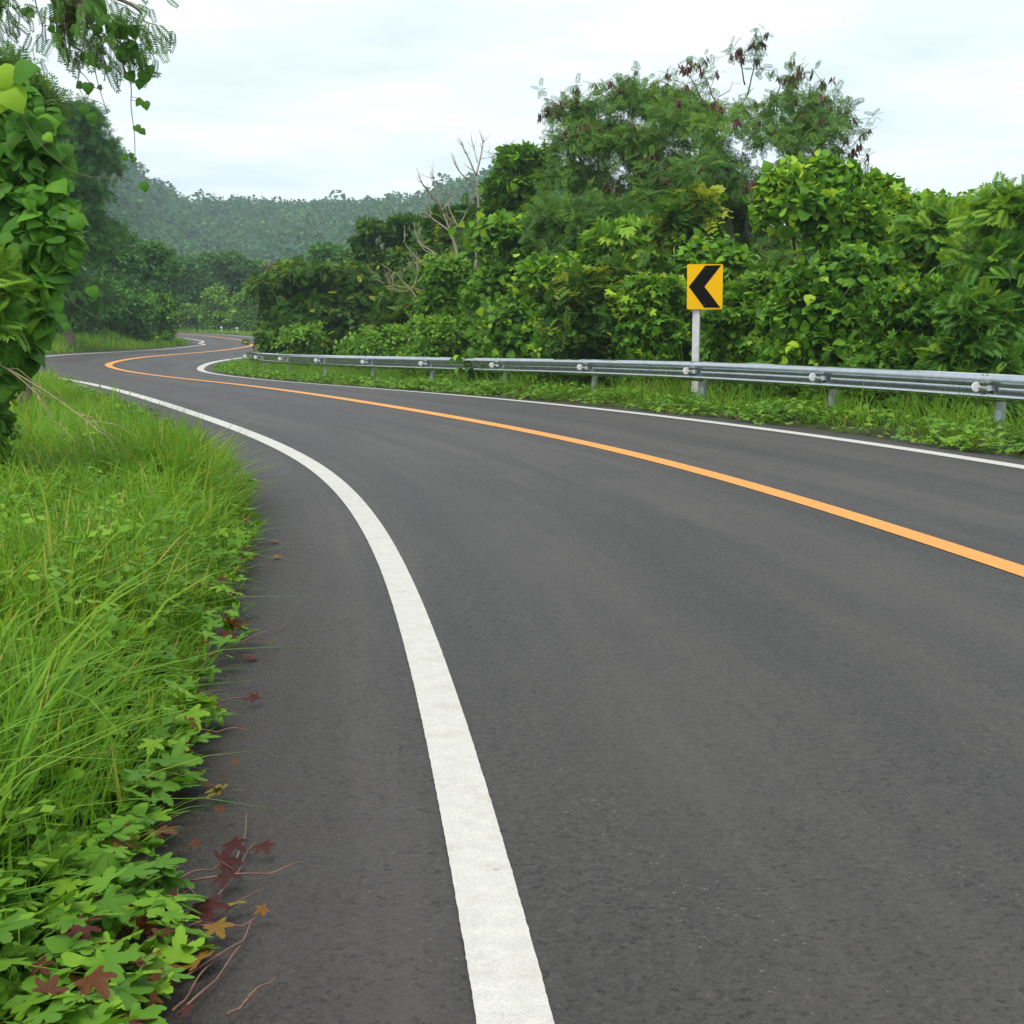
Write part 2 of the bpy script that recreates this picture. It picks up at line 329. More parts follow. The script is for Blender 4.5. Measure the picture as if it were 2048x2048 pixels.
offs = [AL + edge_jit(ss, .05, 21), -3.3, -2.2, -1.1, 0.0, 1.1, 2.2, 3.3, AR + edge_jit(ss, .05, 22)]
rows = [road_pt(ss, offs[0], -.14)] + [road_pt(ss, o) for o in offs] + [road_pt(ss, offs[-1], -.14)]
vv = np.stack(rows, 1); k = vv.shape[1]; ii = np.arange(n * k).reshape(n, k)
q = np.stack([ii[:-1, :-1], ii[:-1, 1:], ii[1:, 1:], ii[1:, :-1]], -1).reshape(-1, 4)
uo = np.stack([np.broadcast_to(np.asarray(o, float), (n,)) for o in [offs[0]] + offs + [offs[-1]]], 1)
r_ = MB(); r_.add(vv.reshape(-1, 3), [q])
tag(r_.build('road', M['asphalt'], smooth=True, uv=np.c_[np.repeat(ss, k), uo.ravel()]), 'grey asphalt road winding left then right', 'road', kind='structure')
def paint_mat(name, c1, c2, c3, wear=.5):
    m, N, L, out = mat_new(name)
    tc = N.new('ShaderNodeTexCoord'); ob = tc.outputs['Object']
    c = mixc(N, L, mrange(N, L, noise(N, L, ob, 16, 6, .7), .36, .66), c1, c2)
    c = mixc(N, L, mrange(N, L, noise(N, L, ob, 6, 6, .7), .52, .68, 0, .6), c, c3)
    v = N.new('ShaderNodeTexVoronoi'); v.inputs['Scale'].default_value = 14; L.new(ob, v.inputs['Vector'])
    spk = mth(N, L, 'MULTIPLY', mrange(N, L, v.outputs['Distance'], .16, .06), mrange(N, L, noise(N, L, ob, 7, 2), .56, .62))
    c = mixc(N, L, mth(N, L, 'MULTIPLY', spk, wear), c, (.22, .19, .15))
    c = mixc(N, L, mrange(N, L, noise(N, L, ob, 150, 3, .75), .50, .64, 0, .45), c, (.27, .26, .24))
    p = N.new('ShaderNodeBsdfPrincipled'); p.inputs['Roughness'].default_value = .6; p.inputs['Specular IOR Level'].default_value = .35; L.new(c, p.inputs['Base Color'])
    b = N.new('ShaderNodeBump'); b.inputs['Strength'].default_value = .12; b.inputs['Distance'].default_value = .001; L.new(noise(N, L, ob, 220, 4, .7), b.inputs['Height'])
    L.new(b.outputs[0], p.inputs['Normal']); L.new(p.outputs[0], out.inputs['Surface']); return m
M['wline'] = paint_mat('white_road_paint', (.585, .56, .495), (.50, .48, .43), (.45, .415, .335))
M['oline'] = paint_mat('orange_road_paint', (.77, .30, .028), (.69, .27, .028), (.56, .245, .045), .3)
def line(name, off, w0, w1, mat, label, seed):
    yk = [-10, 8, 25, 140]; wv = [w0, w0, w1, w1]
    fine_ = np.arange(s_of_knot(2) - 14, s_of_knot(4) + 2, .009); rough_ = np.arange(fine_[-1] + .1, S[-1] - 3, .15)
    s = np.concatenate([fine_, rough_]); yy = np.interp(s, S, RP[:, 1]); w = np.interp(yy, yk, wv)
    r = np.random.default_rng(seed)
    j = lambda: np.convolve(r.normal(0, 1, len(s)), np.ones(3) / 3, 'same') * .0007 + .0004 * vnoise(s, s * 0, 3.1, seed)
    a, b_ = road_pt(s, off - w / 2 + j(), .004), road_pt(s, off + w / 2 + j(), .004)
    n = len(s); v = np.stack([a, b_], 1).reshape(-1, 3); i = np.arange(n - 1) * 2
    mb = MB(); mb.add(v, [np.stack([i, i + 1, i + 3, i + 2], 1)])
    return tag(mb.build(name, mat), label, 'road marking', kind='structure')
line('road_edge_line', -WL, .136, .20, M['wline'], 'white edge line on the left side of the road', 31)
line('road_centre_line', 0.0, .165, .24, M['oline'], 'single orange line along the middle of the road', 32)
line('road_edge_line', WR, .20, .25, M['wline'], 'white edge line beside the guardrail', 33)
# ------------------------------------------------------------------ haze
hz = MB(); hz.box((0, 0, 44), (2000, 2000, 98))
m, N, L, out = mat_new('haze_air')
pv = N.new('ShaderNodeVolumePrincipled'); pv.inputs['Density'].default_value = 0.00048; pv.inputs['Color'].default_value = (.78, .94, 1.0, 1); pv.inputs['Anisotropy'].default_value = 0.2
L.new(pv.outputs[0], out.inputs['Volume'])
try: m.cycles.homogeneous_volume = True
except Exception: pass
tag(hz.build('haze', m), 'thin bluish haze hanging in the valley air', 'haze', kind='stuff')
# ------------------------------------------------------------------ guardrail
ROFF = WR + 1.612
POST_T = [2.806, 3.151, 3.525, 3.916, 4.349, 4.794, 5.218, 5.635, 6.055, 6.5, 6.986, 7.45]
POST_S = [s_of_knot(t) for t in POST_T]; POST_S = [POST_S[0] - 8.2, POST_S[0] - 4.1] + POST_S
RAILZ = 0.595
p0 = road_pt(POST_S[4], ROFF)[0]
rail = thing('guardrail', 'galvanised W-beam steel guardrail with round white reflectors along the right roadside', 'guardrail', p0)
def rel(a, root=p0): return np.asarray(a, float) - root
PROF = [(.000, .155), (.020, .153), (.045, .142), (.066, .124), (.079, .106), (.083, .094), (.081, .082), (.060, .062), (.030, .036), (.012, .018), (.008, .004), (.010, -.010), (.030, -.034), (.060, -.062), (.080, -.082), (.083, -.096), (.078, -.112), (.062, -.128), (.040, -.144), (.018, -.153), (.000, -.155)]
def beam(s, name, push=0.0, flare=None):
    P = np.array(PROF); th = .004; n = len(s)
    d = np.gradient(P, axis=0); nr_ = np.stack([-d[:, 1], d[:, 0]], 1); nr_ = norm(nr_); nr_ *= np.sign(nr_[:, :1].sum() + 1e-9)
    front = P + push * nr_; back = front - th * nr_
    ring = np.concatenate([front, back[::-1]]); kk = len(ring)
    rows = []
    for (dd, hh) in ring:
        o = ROFF - dd + (0 if flare is None else flare)
        rows.append(road_pt(s, o, RAILZ + hh))
    v = np.stack(rows, 1); ii = np.arange(n * kk).reshape(n, kk)
    q = np.stack([ii[:-1], np.roll(ii[:-1], -1, 1), np.roll(ii[1:], -1, 1), ii[1:]], -1).reshape(-1, 4)
    mb = MB(); mb.add(rel(v.reshape(-1, 3)), [q]); h = len(P)
    e = [[ii[r, a], ii[r, a + 1], ii[r, kk - 2 - a], ii[r, kk - 1 - a]] for r in (0, n - 1) for a in range(h - 1)]
    mb.f.setdefault(4, []).append(np.array(e))
    return mb.build(name, M['zinc'], rail, smooth=False)
for i in range(len(POST_S) - 1):
    beam(np.linspace(POST_S[i] - (.004 if i else .3), POST_S[i + 1] - .008, 14), 'beam')
se = np.linspace(POST_S[-1] + .004, POST_S[-1] + 1.1, 14); beam(se, 'end_piece', flare=np.clip((se - se[0]) / 1.1, 0, 1) ** 2 * .5)
for s_ in POST_S:
    i = int(np.argmin(abs(S - s_))); dx, dy = RD[i]; nx, ny = RN[i]
    R = np.array([[nx, dx, 0], [ny, dy, 0], [0, 0, 1]])                    # columns: right of road, along road, up
    at = lambda o, a, u: rel(road_pt(s_ + a, ROFF + o, u)[0])
    pm = MB(); pm.tube([at(.16, 0, -.5), at(.16, 0, .2), at(.16, 0, .72)], .058, 12); pm.tube([at(.16, 0, .72), at(.16, 0, .735)], [.062, .05], 12); po = pm.build('post', M['zincd'], rail)
    st = MB(); a0 = at(.16, 0, 0.0)
    ang = np.linspace(-1.15, 1.15, 7); vv = [[a0[0] - nx * .061 * math.cos(t) - dx * .061 * math.sin(t), a0[1] - ny * .061 * math.cos(t) - dy * .061 * math.sin(t), a0[2] + u] for u in (.13, .34) for t in ang]
    st.add(vv, [[[k, k + 1, k + 8, k + 7] for k in range(6)]]); st.build('sticker', M['sticker'], po)
    sb = MB(); sb.box(at(.055, 0, RAILZ), (.09, .10, .22), R)
    sbo = sb.build('spacer_block', M['zincd'], rail)
    for e0, e1, rr in [((-.046, a, RAILZ + .136), (-.055, a, RAILZ + .147), .013) for a in (-.04, .04)]:
        lp = MB(); lp.tube([at(*e0), at(*e1)], [rr, rr * .7], 8); lp.build('bolt', M['zincd'], sbo)
    rf = MB(); rf.box(at(-.035, -.09, RAILZ - .004), (.05, .085, .06), R); rf.tube([at(-.05, -.06, RAILZ), at(-.07, .06, RAILZ), at(-.100, .088, RAILZ)], .010, 8)
    ro = rf.build('reflector_bracket', M['sticker'], rail)
    rd = MB(); rd.tube([at(-.105, .090, RAILZ), at(-.106, .078, RAILZ), at(-.106, .072, RAILZ), at(-.106, .068, RAILZ)], [.030, .055, .056, .050], 20)
    rd.build('reflector', M['reflector'], ro, smooth=False)
# ------------------------------------------------------------------ chevron sign
SY = 24.3
pb = unproject(1391, 800, SY); gzs = tz(pb[0], pb[1])
sign = thing('chevron_sign', 'yellow sign with a black chevron pointing left on a white post behind the guardrail', 'road sign', (pb[0], pb[1], gzs))
LEAN = math.radians(0.9)
def lean(P):
    P = np.asarray(P, float).copy(); x = P[..., 0] + P[..., 2] * math.sin(LEAN); P[..., 0] = x; return P
def sgn(px, py, dy=0.0): return unproject(px, py, SY + dy) - np.array([pb[0], pb[1], gzs])
def flat_solid(pts, y0, y1):
    n = len(pts); v = [(x, y, z) for y in (y0, y1) for x, z in pts]
    mb = MB(); mb.add(v, [[[k, (k + 1) % n, n + (k + 1) % n, n + k] for k in range(n)]]); mb.f.setdefault(n, []).append(np.array([list(range(n))[::-1], list(range(n, 2 * n))])); return mb
zi = lambda u: 1340 + u * .16568
zj = lambda v: 500 + v * .16568
def sp2(u, v): P = sgn(zi(u), zj(v)); return (P[0], P[2])
crn = [(207, 172), (640, 172), (630, 716), (203, 716)]; rad = 14; pts = []
C4 = np.array(crn, float)
for k in range(4):
    a, b_, c_ = C4[k - 1], C4[k], C4[(k + 1) % 4]
    u, w = norm(a - b_), norm(c_ - b_)
    for t in np.linspace(0, 1, 5): pts.append(sp2(*(b_ + u * rad * (1 - t) ** 2 + w * rad * t ** 2)))
pl = flat_solid(pts, -.012, 0.0); plate = pl.build('sign_plate', M['yellow'], sign)
cv = [sp2(*q) for q in ((225, 443), (425, 187), (617, 183), (415, 443), (607, 697), (412, 695))]
cm = MB(); v = [(x, y, z) for y in (-.0155, -.0125) for x, z in cv]
cm.add(v, [[[0, 1, 2, 3], [3, 4, 5, 0], [9, 8, 7, 6], [6, 11, 10, 9]], ]); cm.add(v, [[[k, 6 + k, 6 + (k + 1) % 6, (k + 1) % 6] for k in range(6)]])
cm.build('chevron_arrow', M['chev'], plate)
for q in ((428, 224), (411, 657)):
    x, z = sp2(*q); rv = MB(); rv.tube([(x, -.0155, z), (x, -.019, z)], [.006, .004], 8); rv.build('rivet', M['zincd'], plate)
a45 = math.radians(28); W2 = .056
sq = [(math.cos(a45 + k * PI / 2) * W2 * 1.414, math.sin(a45 + k * PI / 2) * W2 * 1.414) for k in range(4)]
xt, zt = sp2(330, 700); xb, zb = sp2(312, 1760)
ztop = sp2(330, 400)[1]
def prism(z0, z1, k=1.0):
    mb = MB(); f = lambda z: xb + (xt - xb) * (z - zb) / (zt - zb)
    v = [(f(z) + x * k, .085 + y * k, z) for z in (z0, z1) for x, y in sq]
    mb.add(v, [[[0, 1, 5, 4], [1, 2, 6, 5], [2, 3, 7, 6], [3, 0, 4, 7], [3, 2, 1, 0], [4, 5, 6, 7]]]); return mb
prism(zb, ztop).build('post', M['concrete'], sign); prism(-.4, zb - .001, 1.01).build('post_foot', M['black'], sign)
# ------------------------------------------------------------------ small white guide posts by the far bend
def guide_post(px, off, ylo, label, hgt=.75):
    s = S[S > 20]; P = road_pt(s, off); mk = P[:, 1] > ylo; i = np.where(mk)[0]
    q = 1024 + FPX * P[i, 0] / (P[i, 1] * math.cos(PITCH)); P = P[i[np.argmin(abs(q - px))]]
    place_guide(P[0], P[1], label, hgt)
def place_guide(x, y, label, hgt=.42):
    z = tz(x, y)
    t = thing('guide_post', label, 'guide post', (x, y, z), 'white guide posts along the road')
    b = MB(); b.box((0, 0, hgt / 2 - .1), (.15, .15, hgt + .2)); b.build('post', M['white'], t)
    b = MB(); b.box((0, 0, hgt + .05), (.17, .17, .1)); v = b.v[-1]; v[v[:, 2] > hgt + .06, :2] *= .6; b.build('cap', M['white'], t)
    b = MB(); b.box((0, 0, hgt - .12), (.156, .156, .12)); b.build('band', M['black'], t)
for px, lab in ((443, 'white guide post on the verge beyond the far bend, middle one of three'), (474, 'white guide post on the verge beyond the far bend, nearest the dark round tree')):
    Q = unproject(px, 664, 140.0); place_guide(Q[0], Q[1], lab)
Q = unproject(367, 664, 150.0); place_guide(Q[0], Q[1], 'white guide post showing over the end of the far grass bank')
Q = unproject(590, 700, 66.0); place_guide(Q[0], Q[1], 'white guide post half hidden in leaves under the dark round tree', .7)
# ------------------------------------------------------------------ leaf templates: unit length along +Y, face up +Z
def T_heart(n=3):
    t = np.linspace(0, 1, n + 2); w = {3: [0, .50, .47, .24, 0], 2: [0, .52, .36, 0]}[n]
    V = []; 
    for k, (a, b_) in enumerate(zip(t, w)):
        zc = .10 * math.sin(a * PI) - .18 * a * a
        if b_ == 0: V.append([(0, a, zc)])
        else: V.append([(-b_, a - (.10 if k == 1 else 0), zc - .16 * b_), (0, a, zc), (b_, a - (.10 if k == 1 else 0), zc - .16 * b_)])
    flat = [p for r in V for p in r]; ix = []; c = 0
    for r in V: ix.append(list(range(c, c + len(r)))); c += len(r)
    tri, quad = [], []
    for a, b_ in zip(ix[:-1], ix[1:]):
        if len(a) == 1: tri += [[a[0], b_[1], b_[0]], [a[0], b_[2], b_[1]]]
        elif len(b_) == 1: tri += [[a[0], a[1], b_[0]], [a[1], a[2], b_[0]]]
        else: quad += [[a[0], a[1], b_[1], b_[0]], [a[1], a[2], b_[2], b_[1]]]
    return np.array(flat), [tri, quad]
def T_heartn():
    # finely outlined heart leaf: rows across the blade, folded along the midrib
    yv = [-.10, -.06, .06, .22, .40, .58, .74, .88, 1.0]; wv = [.16, .34, .48, .54, .50, .40, .26, .12, 0]
    V = [(0, 0, 0)]; L_, C_, R_ = [], [], []
    for y, w in zip(yv, wv):
        zc = .07 * math.sin(max(y, 0) * PI) - .20 * max(y, 0) ** 2
        if w: L_.append(len(V)); V.append((-w, y, zc - .20 * w + .10 * w * w)); C_.append(len(V)); V.append((0, max(y, -.02), zc)); R_.append(len(V)); V.append((w, y, zc - .20 * w + .10 * w * w))
        else: tip = len(V); V.append((0, y, zc - .03))
    q, t = [], []
    for k in range(len(C_) - 1): q += [[L_[k], C_[k], C_[k + 1], L_[k + 1]], [C_[k], R_[k], R_[k + 1], C_[k + 1]]]
    t += [[L_[-1], C_[-1], tip], [C_[-1], R_[-1], tip]]
    return np.array(V, float), [t, q]
def T_lobed(teeth=False):
    an = [(-158, .14)]
    for c0, R in ((-112, .60), (-55, .85), (0, 1.0), (55, .85), (112, .60)):
        an += [(c0 - 17, R * .70), (c0, R), (c0 + 17, R * .70)] + ([(c0 + 28, .38)] if c0 < 100 else [])
    an += [(158, .14)]
    if teeth:
        an = [(-160, .14)]
        for c0, R in ((-112, .62), (-55, .86), (0, 1.0), (55, .86), (112, .62)):
            an += [(c0 - 24, R * .50), (c0 - 17, R * .74), (c0 - 13, R * .70), (c0 - 9, R * .90), (c0, R), (c0 + 9, R * .90), (c0 + 13, R * .70), (c0 + 17, R * .74), (c0 + 24, R * .50)]
            if c0 < 100: an += [(c0 + 28, .36)]
        an += [(160, .14)]
    V = [(0, 0, 0)]
    for a, r in an:
        t = math.radians(a); V.append((r * math.sin(t) * .80, r * math.cos(t) * .80 + .12, -.22 * r * r + .10 * r - (.05 if r < .5 else 0)))
    n = len(V) - 1
    return np.array(V), [[[0, k + 1, k] for k in range(1, n)]]
def T_rhomb(w=.42, fold=.10):
    return np.array([(0, 0, 0), (w, .5, -fold), (0, 1, -fold * 1.6), (-w, .5, -fold), (0, .5, 0.03)]), [[[0, 1, 4], [1, 2, 4], [2, 3, 4], [3, 0, 4]]]
def T_quad(w=.40): return np.array([(0, 0, 0), (w, .48, -.06), (0, 1, -.14), (-w, .48, -.06)]), [[[0, 1, 2, 3]]]
def T_pinnate(pairs=6, lw=.16, ll=.42, droop=.35, tip=True):
    V, Q = [], []
    def leaf(b_, d, up, l, w):
        s_ = np.cross(d, up); i = len(V)
        V.extend([b_, b_ + d * l * .5 + s_ * w * .5, b_ + d * l - up * .08 * l, b_ + d * l * .5 - s_ * w * .5]); Q.append([i, i + 1, i + 2, i + 3])
    for k in range(pairs):
        t = .14 + .80 * k / max(pairs - 1, 1); y, z = t, -droop * t * t
        l = ll * (1 - .55 * abs(t - .45)); sl = math.radians(58)
        for sx in (-1, 1):
            d = np.array([sx * math.sin(sl), math.cos(sl), -.18]); d /= np.linalg.norm(d)
            leaf(np.array([0, y, z]), d, np.array([0, .2, 1.0]), l, lw)
    if tip: leaf(np.array([0, .92, -droop * .85]), np.array([0, .95, -.3]), np.array([0, .3, .95]), ll * .7, lw)
    V.extend([(-.008, 0, 0), (.008, 0, 0), (.008, .5, -droop * .25), (-.008, .5, -droop * .25), (.005, 1, -droop), (-.005, 1, -droop)]); i = len(V) - 6
    Q += [[i, i + 1, i + 2, i + 3], [i + 3, i + 2, i + 4, i + 5]]
    return np.array(V, float), [Q]
def T_palm5():
    V, Q = [], []
    for a in (-62, -30, 0, 30, 62):
        t = math.radians(a); d = np.array([math.sin(t), math.cos(t), 0]); s_ = np.array([math.cos(t), -math.sin(t), 0]); l = 1.0 - .3 * abs(a) / 62; i = len(V)
        V.extend([d * 0, d * l * .55 + s_ * .15 + (0, 0, .02), d * l + (0, 0, -.2), d * l * .55 - s_ * .15 + (0, 0, .02)]); Q.append([i, i + 1, i + 2, i + 3])
    return np.array(V, float), [Q]
def T_trifol():
    V, F = T_rhomb(.44, .12); out = []; fs = []
    for a, o in ((0, .22), (100, .1), (-100, .1)):
        t = math.radians(a); R = np.array([[math.cos(t), math.sin(t), 0], [-math.sin(t), math.cos(t), 0], [0, 0, 1]])
        P = V * .62 + (0, o, 0); P = P @ R.T; fs += (np.array(F[0]) + len(out) * 1).tolist() if False else [[q + len(out) for q in f] for f in F[0]]; out += P.tolist()
    return np.array(out), [fs]
def T_blade(segs=4):
    t = np.linspace(0, 1, segs + 1); w = np.array([.5, .48, .40, .25, 0])[:segs + 1] if segs == 4 else np.array([.5, .42, .22, 0])
    V = []; F4, F3 = [], []
    for a, b_ in zip(t[:-1], w[:-1]): V += [(-b_, a, 0), (b_, a, 0)]
    V.append((0, 1, 0)); n = segs
    for k in range(n - 1): F4.append([2 * k, 2 * k + 1, 2 * k + 3, 2 * k + 2])
    F3.append([2 * n - 2, 2 * n - 1, 2 * n])
    return np.array(V, float), [F4, F3]
TP = dict(heartn=T_heartn(), heart=T_heart(3), heart2=T_heart(2), lobed=T_lobed(), lobedn=T_lobed(True), rhomb=T_rhomb(), quad=T_quad(), slim=T_quad(.2), leuc=T_pinnate(7, .085, .40, .30), leucn=T_pinnate(9, .085, .34, .35), mimosa=T_pinnate(9, .10, .46, .25),
          compound=T_pinnate(5, .24, .48, .40), palm5=T_palm5(), trifol=T_trifol())
def scatter(mb, tpl, pos, tipdir, nrm, size, tint, width=1.0):
    if isinstance(tpl, str) and tpl in ('lobedn', 'heartn', 'lobed', 'heart') and len(pos) > 1:      # leaves curl by differing amounts
        V, F = TP[tpl]; g_ = rng.integers(0, 4, len(pos)); size = np.broadcast_to(size, (len(pos),)); tint = np.broadcast_to(tint, (len(pos),))
        for k in range(4):
            q = g_ == k
            if q.any():
                W_ = V * np.array([(1, .86, 1.1, .95)[k], 1, (.4, 1.1, 1.9, -.7)[k]]); W_[:, 2] += (.0, .10, -.12, .06)[k] * W_[:, 0] * 2
                scatter(mb, (W_, F), pos[q], tipdir[q], nrm[q], size[q], tint[q], width)
        return
    V, F = TP[tpl] if isinstance(tpl, str) else tpl
    y = norm(tipdir); z = nrm - (nrm * y).sum(1, keepdims=True) * y; z = norm(z); x = np.cross(y, z)
    n = len(pos); size = np.broadcast_to(size, (n,))[:, None, None]
    P = pos[:, None] + size * (V[None, :, :1] * x[:, None] * width + V[None, :, 1:2] * y[:, None] + V[None, :, 2:] * z[:, None])
    nv = len(V); base = (np.arange(n) * nv)[:, None, None]
    mb.add(P.reshape(-1, 3), [(base + np.asarray(f)[None]).reshape(-1, len(f[0])) for f in F if len(f)], np.repeat(np.clip(tint, 0, 1), nv))
def rdir(n): return norm(rng.normal(size=(n, 3)))
UP = np.array([0, 0, 1.0])
def clump_leaves(mb, c, r, n, tpl, size, tint0=.45, tv=.25, squash=.75, droop=.5, upn=.8, inner=.45, width=1.0):
    """leaves over the surface and through the outer part of a clump centred c, radius r"""
    d = rdir(n); d[:, 2] = np.where(d[:, 2] < -.35, -d[:, 2] * .5, d[:, 2]); d = norm(d)
    k = (inner + (1 - inner) * rng.random(n) ** .6)[:, None]
    pos = np.asarray(c) + d * k * r * np.array([1, 1, squash])
    tip = d * .7 + rng.normal(size=(n, 3)) * .75 - UP * droop
    nr_ = d * .5 + UP * upn + rng.normal(size=(n, 3)) * .46
    sz = size * rng.uniform(.6, 1.25, n)
    ti = tint0 + rng.normal(0, tv, n)
    scatter(mb, tpl, pos, tip, nr_, sz, ti, width)
def curve(a, b_, sag=0.0, n=7, wob=.05):
    a, b_ = np.asarray(a, float), np.asarray(b_, float); t = np.linspace(0, 1, n)[:, None]; l = np.linalg.norm(b_ - a)
    w = rng.normal(0, wob * l, (n, 3)) * np.sin(t * PI)
    return a + (b_ - a) * t + UP * sag * l * (t * (1 - t)) * 4 * .25 + w
def plant(name, label, cat, px, ytop, wpx, Y, leaf, mat, size, n, shape='shrub', k=26, group=None, tint=.42, dk=.85, stems=7, extra=None, low=.12, cr=.24, shoots=6, parts=('foliage', 'stem'), droop=.5, upn=.8, depth=None, tips=.0, x=None, ydown=None, stemmat='bark', width=1.0, squash=.78):
    """one shrub or tree: base on the ground at depth Y, crown reaching up to image row ytop and about wpx wide there"""
    top = unproject(px, ytop, Y); X = top[0] if x is None else x; gz_ = tz(X, Y); H = top[2] - gz_; Wd = wpx / FPX * Y; D = depth or Wd * dk
    root = thing(name, label, cat, (X, Y, gz_ - .05), group); H += .05
    fol, stm = MB(), MB(); cs = []
    for i in range(k):
        for _ in range(20):
            t = low + (1 - low) * rng.random(); a = rng.random() * 2 * PI
            if shape == 'shrub': prof = math.sqrt(max(0, 1 - max(0, (t - .42) / .60) ** 2)) * (.82 + .18 * min(1, t / .3))
            elif shape == 'tree': prof = math.sqrt(max(0, 1 - ((t - (low + 1) / 2 - .05) / ((1 - low) / 2 + .08)) ** 2))
            elif shape == 'flat': prof = .55 + .45 * (t > .6)
            elif shape == 'cone': prof = (1.05 - t) ** .8
            else: prof = 1
            if rng.random() < prof: break
        rho = prof * rng.uniform(.35, 1.0) ** .6
        r = cr * min(Wd, H * 1.2) * rng.uniform(.6, 1.15)
        c = np.array([math.cos(a) * rho * max(Wd / 2 - r * .75, .05), math.sin(a) * rho * max(D / 2 - r * .75, .05), min(t * H, H - r * squash * .9)]); c[2] = max(c[2], r * .45)
        cs.append((c, r))
    rs2 = sum(r * r for _, r in cs)
    for c, r in cs:
        hh = c[2] / H
        t_ = tint + rng.normal(0, .12) + tips * max(0, hh - .6); nc = max(8, int(1.15 * n * r * r / rs2))
        clump_leaves(fol, c, r, nc, leaf, size, t_, droop=droop, upn=upn, squash=squash, width=width)
        nf = max(3, int(nc * (.12 if leaf == 'leuc' else .3))); df_ = rdir(nf); pf = c + df_ * r * rng.uniform(.8, 1.35 if leaf in ('compound', 'leuc') else 1.6, (nf, 1)) * np.array([1, 1, squash]); pf[:, 2] = np.clip(pf[:, 2], .05, H * 1.02)
        scatter(fol, leaf, pf, rdir(nf) - UP * droop * .6, UP * .6 + rng.normal(size=(nf, 3)) * .55, size * rng.uniform(.45, 1.1, nf), t_ + rng.normal(0, .3, nf), width)
    for i in range(shoots):                                            # shoots breaking the outline
        c, r = cs[rng.integers(len(cs))]; b0 = c + np.array([rng.normal() * r * .5, rng.normal() * r * .5, r * .5]); l = r * rng.uniform(.7, 1.5)
        e = b0 + norm(np.array([rng.normal() * .6, rng.normal() * .6, 1.0])) * l
        e[2] = min(e[2], H * 1.04)
        cvp = curve(b0, e, 0, 5, .06); stm.tube(cvp, np.linspace(.008, .004, 5) * (1 + Y / 40), 4)
        m_ = 9; tt = rng.random(m_); pos = np.array([np.interp(tt, np.linspace(0, 1, 5), cvp[:, q]) for q in range(3)]).T
        scatter(fol, leaf, pos, rdir(m_) + UP * .1, UP + rng.normal(size=(m_, 3)) * .4, size * rng.uniform(.6, 1.0, m_), np.full(m_, tint + .25) + rng.normal(0, .1, m_), width)
    r0 = .014 * H + .012
    if shape in ('tree', 'flat'):
        fork = np.array([rng.normal() * .05 * Wd, rng.normal() * .05 * D, H * max(low * .75, .12)])
        stm.tube(curve((0, 0, -.1), fork, 0, 6, .02), np.linspace(r0 * 1.6, r0 * 1.1, 6), 8)
        for c, r in [cs[q] for q in rng.permutation(len(cs))[:stems]]: stm.tube(curve(fork, c, .25, 7, .04), np.linspace(r0 * .8, r0 * .18, 7), 5)
    else:
        for c, r in [cs[q] for q in rng.permutation(len(cs))[:stems]]:
            stm.tube(curve((rng.normal() * .1 * Wd, rng.normal() * .1 * D, -.1), c, .3, 7, .05), np.linspace(r0, r0 * .25, 7), 5)
    if extra: extra(root, fol, stm, cs, H, Wd, D)
    fol.build(parts[0], M[mat], root); stm.build(parts[1], M[stemmat], root)
    return root
TR = ('crown', 'trunk')
# ------------------------------------------------------------------ leucaena trees with brown pods
def pods(root, fol, stm, cs, H, Wd, D, n=40, hi=.45, tall=()):
    pm = MB(); tw = MB()
    def bunch(c, k, l=.21):
        a = rdir(k); a[:, 2] = -abs(a[:, 2]) - 1.6; pos = np.asarray(c) + rng.normal(0, .035, (k, 3))
        scatter(pm, 'slim', pos, a, rdir(k), l * rng.uniform(.7, 1.2, k), rng.random(k), .75)
    for i in range(n):
        c, r = cs[rng.integers(len(cs))]
        if c[2] < hi * H and rng.random() < .7: continue
        d = norm(np.array([rng.normal(), -abs(rng.normal()) - .2, abs(rng.normal()) + .35])); bunch(c + d * r * np.array([1, 1, .8]) * 1.02, rng.integers(8, 20))
    for (px, py, bx, by, Yb) in tall:                                  # long bare-ended sprays above the crown
        o = np.array(root.location); e = unproject(px, py, Yb) - o; b0 = unproject(bx, by, Yb) - o
        cp = curve(b0, e, .10, 8, .02); stm.tube(cp, np.linspace(.022, .006, 8), 5)
        for q in range(3): bunch(e - np.array([rng.normal() * .10, rng.normal() * .1, .02 + .10 * q * rng.random()]), 9)
        for t in (3, 4, 5, 6):
            for _ in range(2):
                b2 = cp[t] + rng.normal(0, .25, 3); stm.tube([cp[t], b2], [.008, .004], 4)
                m_ = 5; scatter(fol, 'leuc', b2 + rng.normal(0, .05, (m_, 3)), rdir(m_) + UP * .1, UP + rng.normal(size=(m_, 3)) * .4, .26 * rng.uniform(.7, 1, m_), np.full(m_, .5))
                if rng.random() < .5: bunch(b2, 7)
    pm.build('seed_pods', M['pod'], root)
lk = dict(parts=TR, shape='tree', shoots=14, stems=12, droop=.25, upn=.7)
plant('leucaena_tree', 'tall feathery tree with brown pods and long bare sprays rising highest over the sign', 'tree', 1500, 195, 490, 37, 'leuc', 'feather', .28, 7000, low=.30, k=70, cr=.115, tint=.55, dk=.8,
      extra=lambda *a: pods(*a, n=95, tall=[(1520, 78, 1495, 190, 37), (1480, 95, 1490, 170, 37), (1365, 130, 1412, 215, 36.5), (1395, 125, 1440, 220, 37), (1600, 140, 1560, 240, 37), (1650, 155, 1600, 240, 37), (1700, 235, 1640, 290, 36.5), (1712, 290, 1640, 330, 37), (1575, 150, 1540, 215, 36)]), **lk)
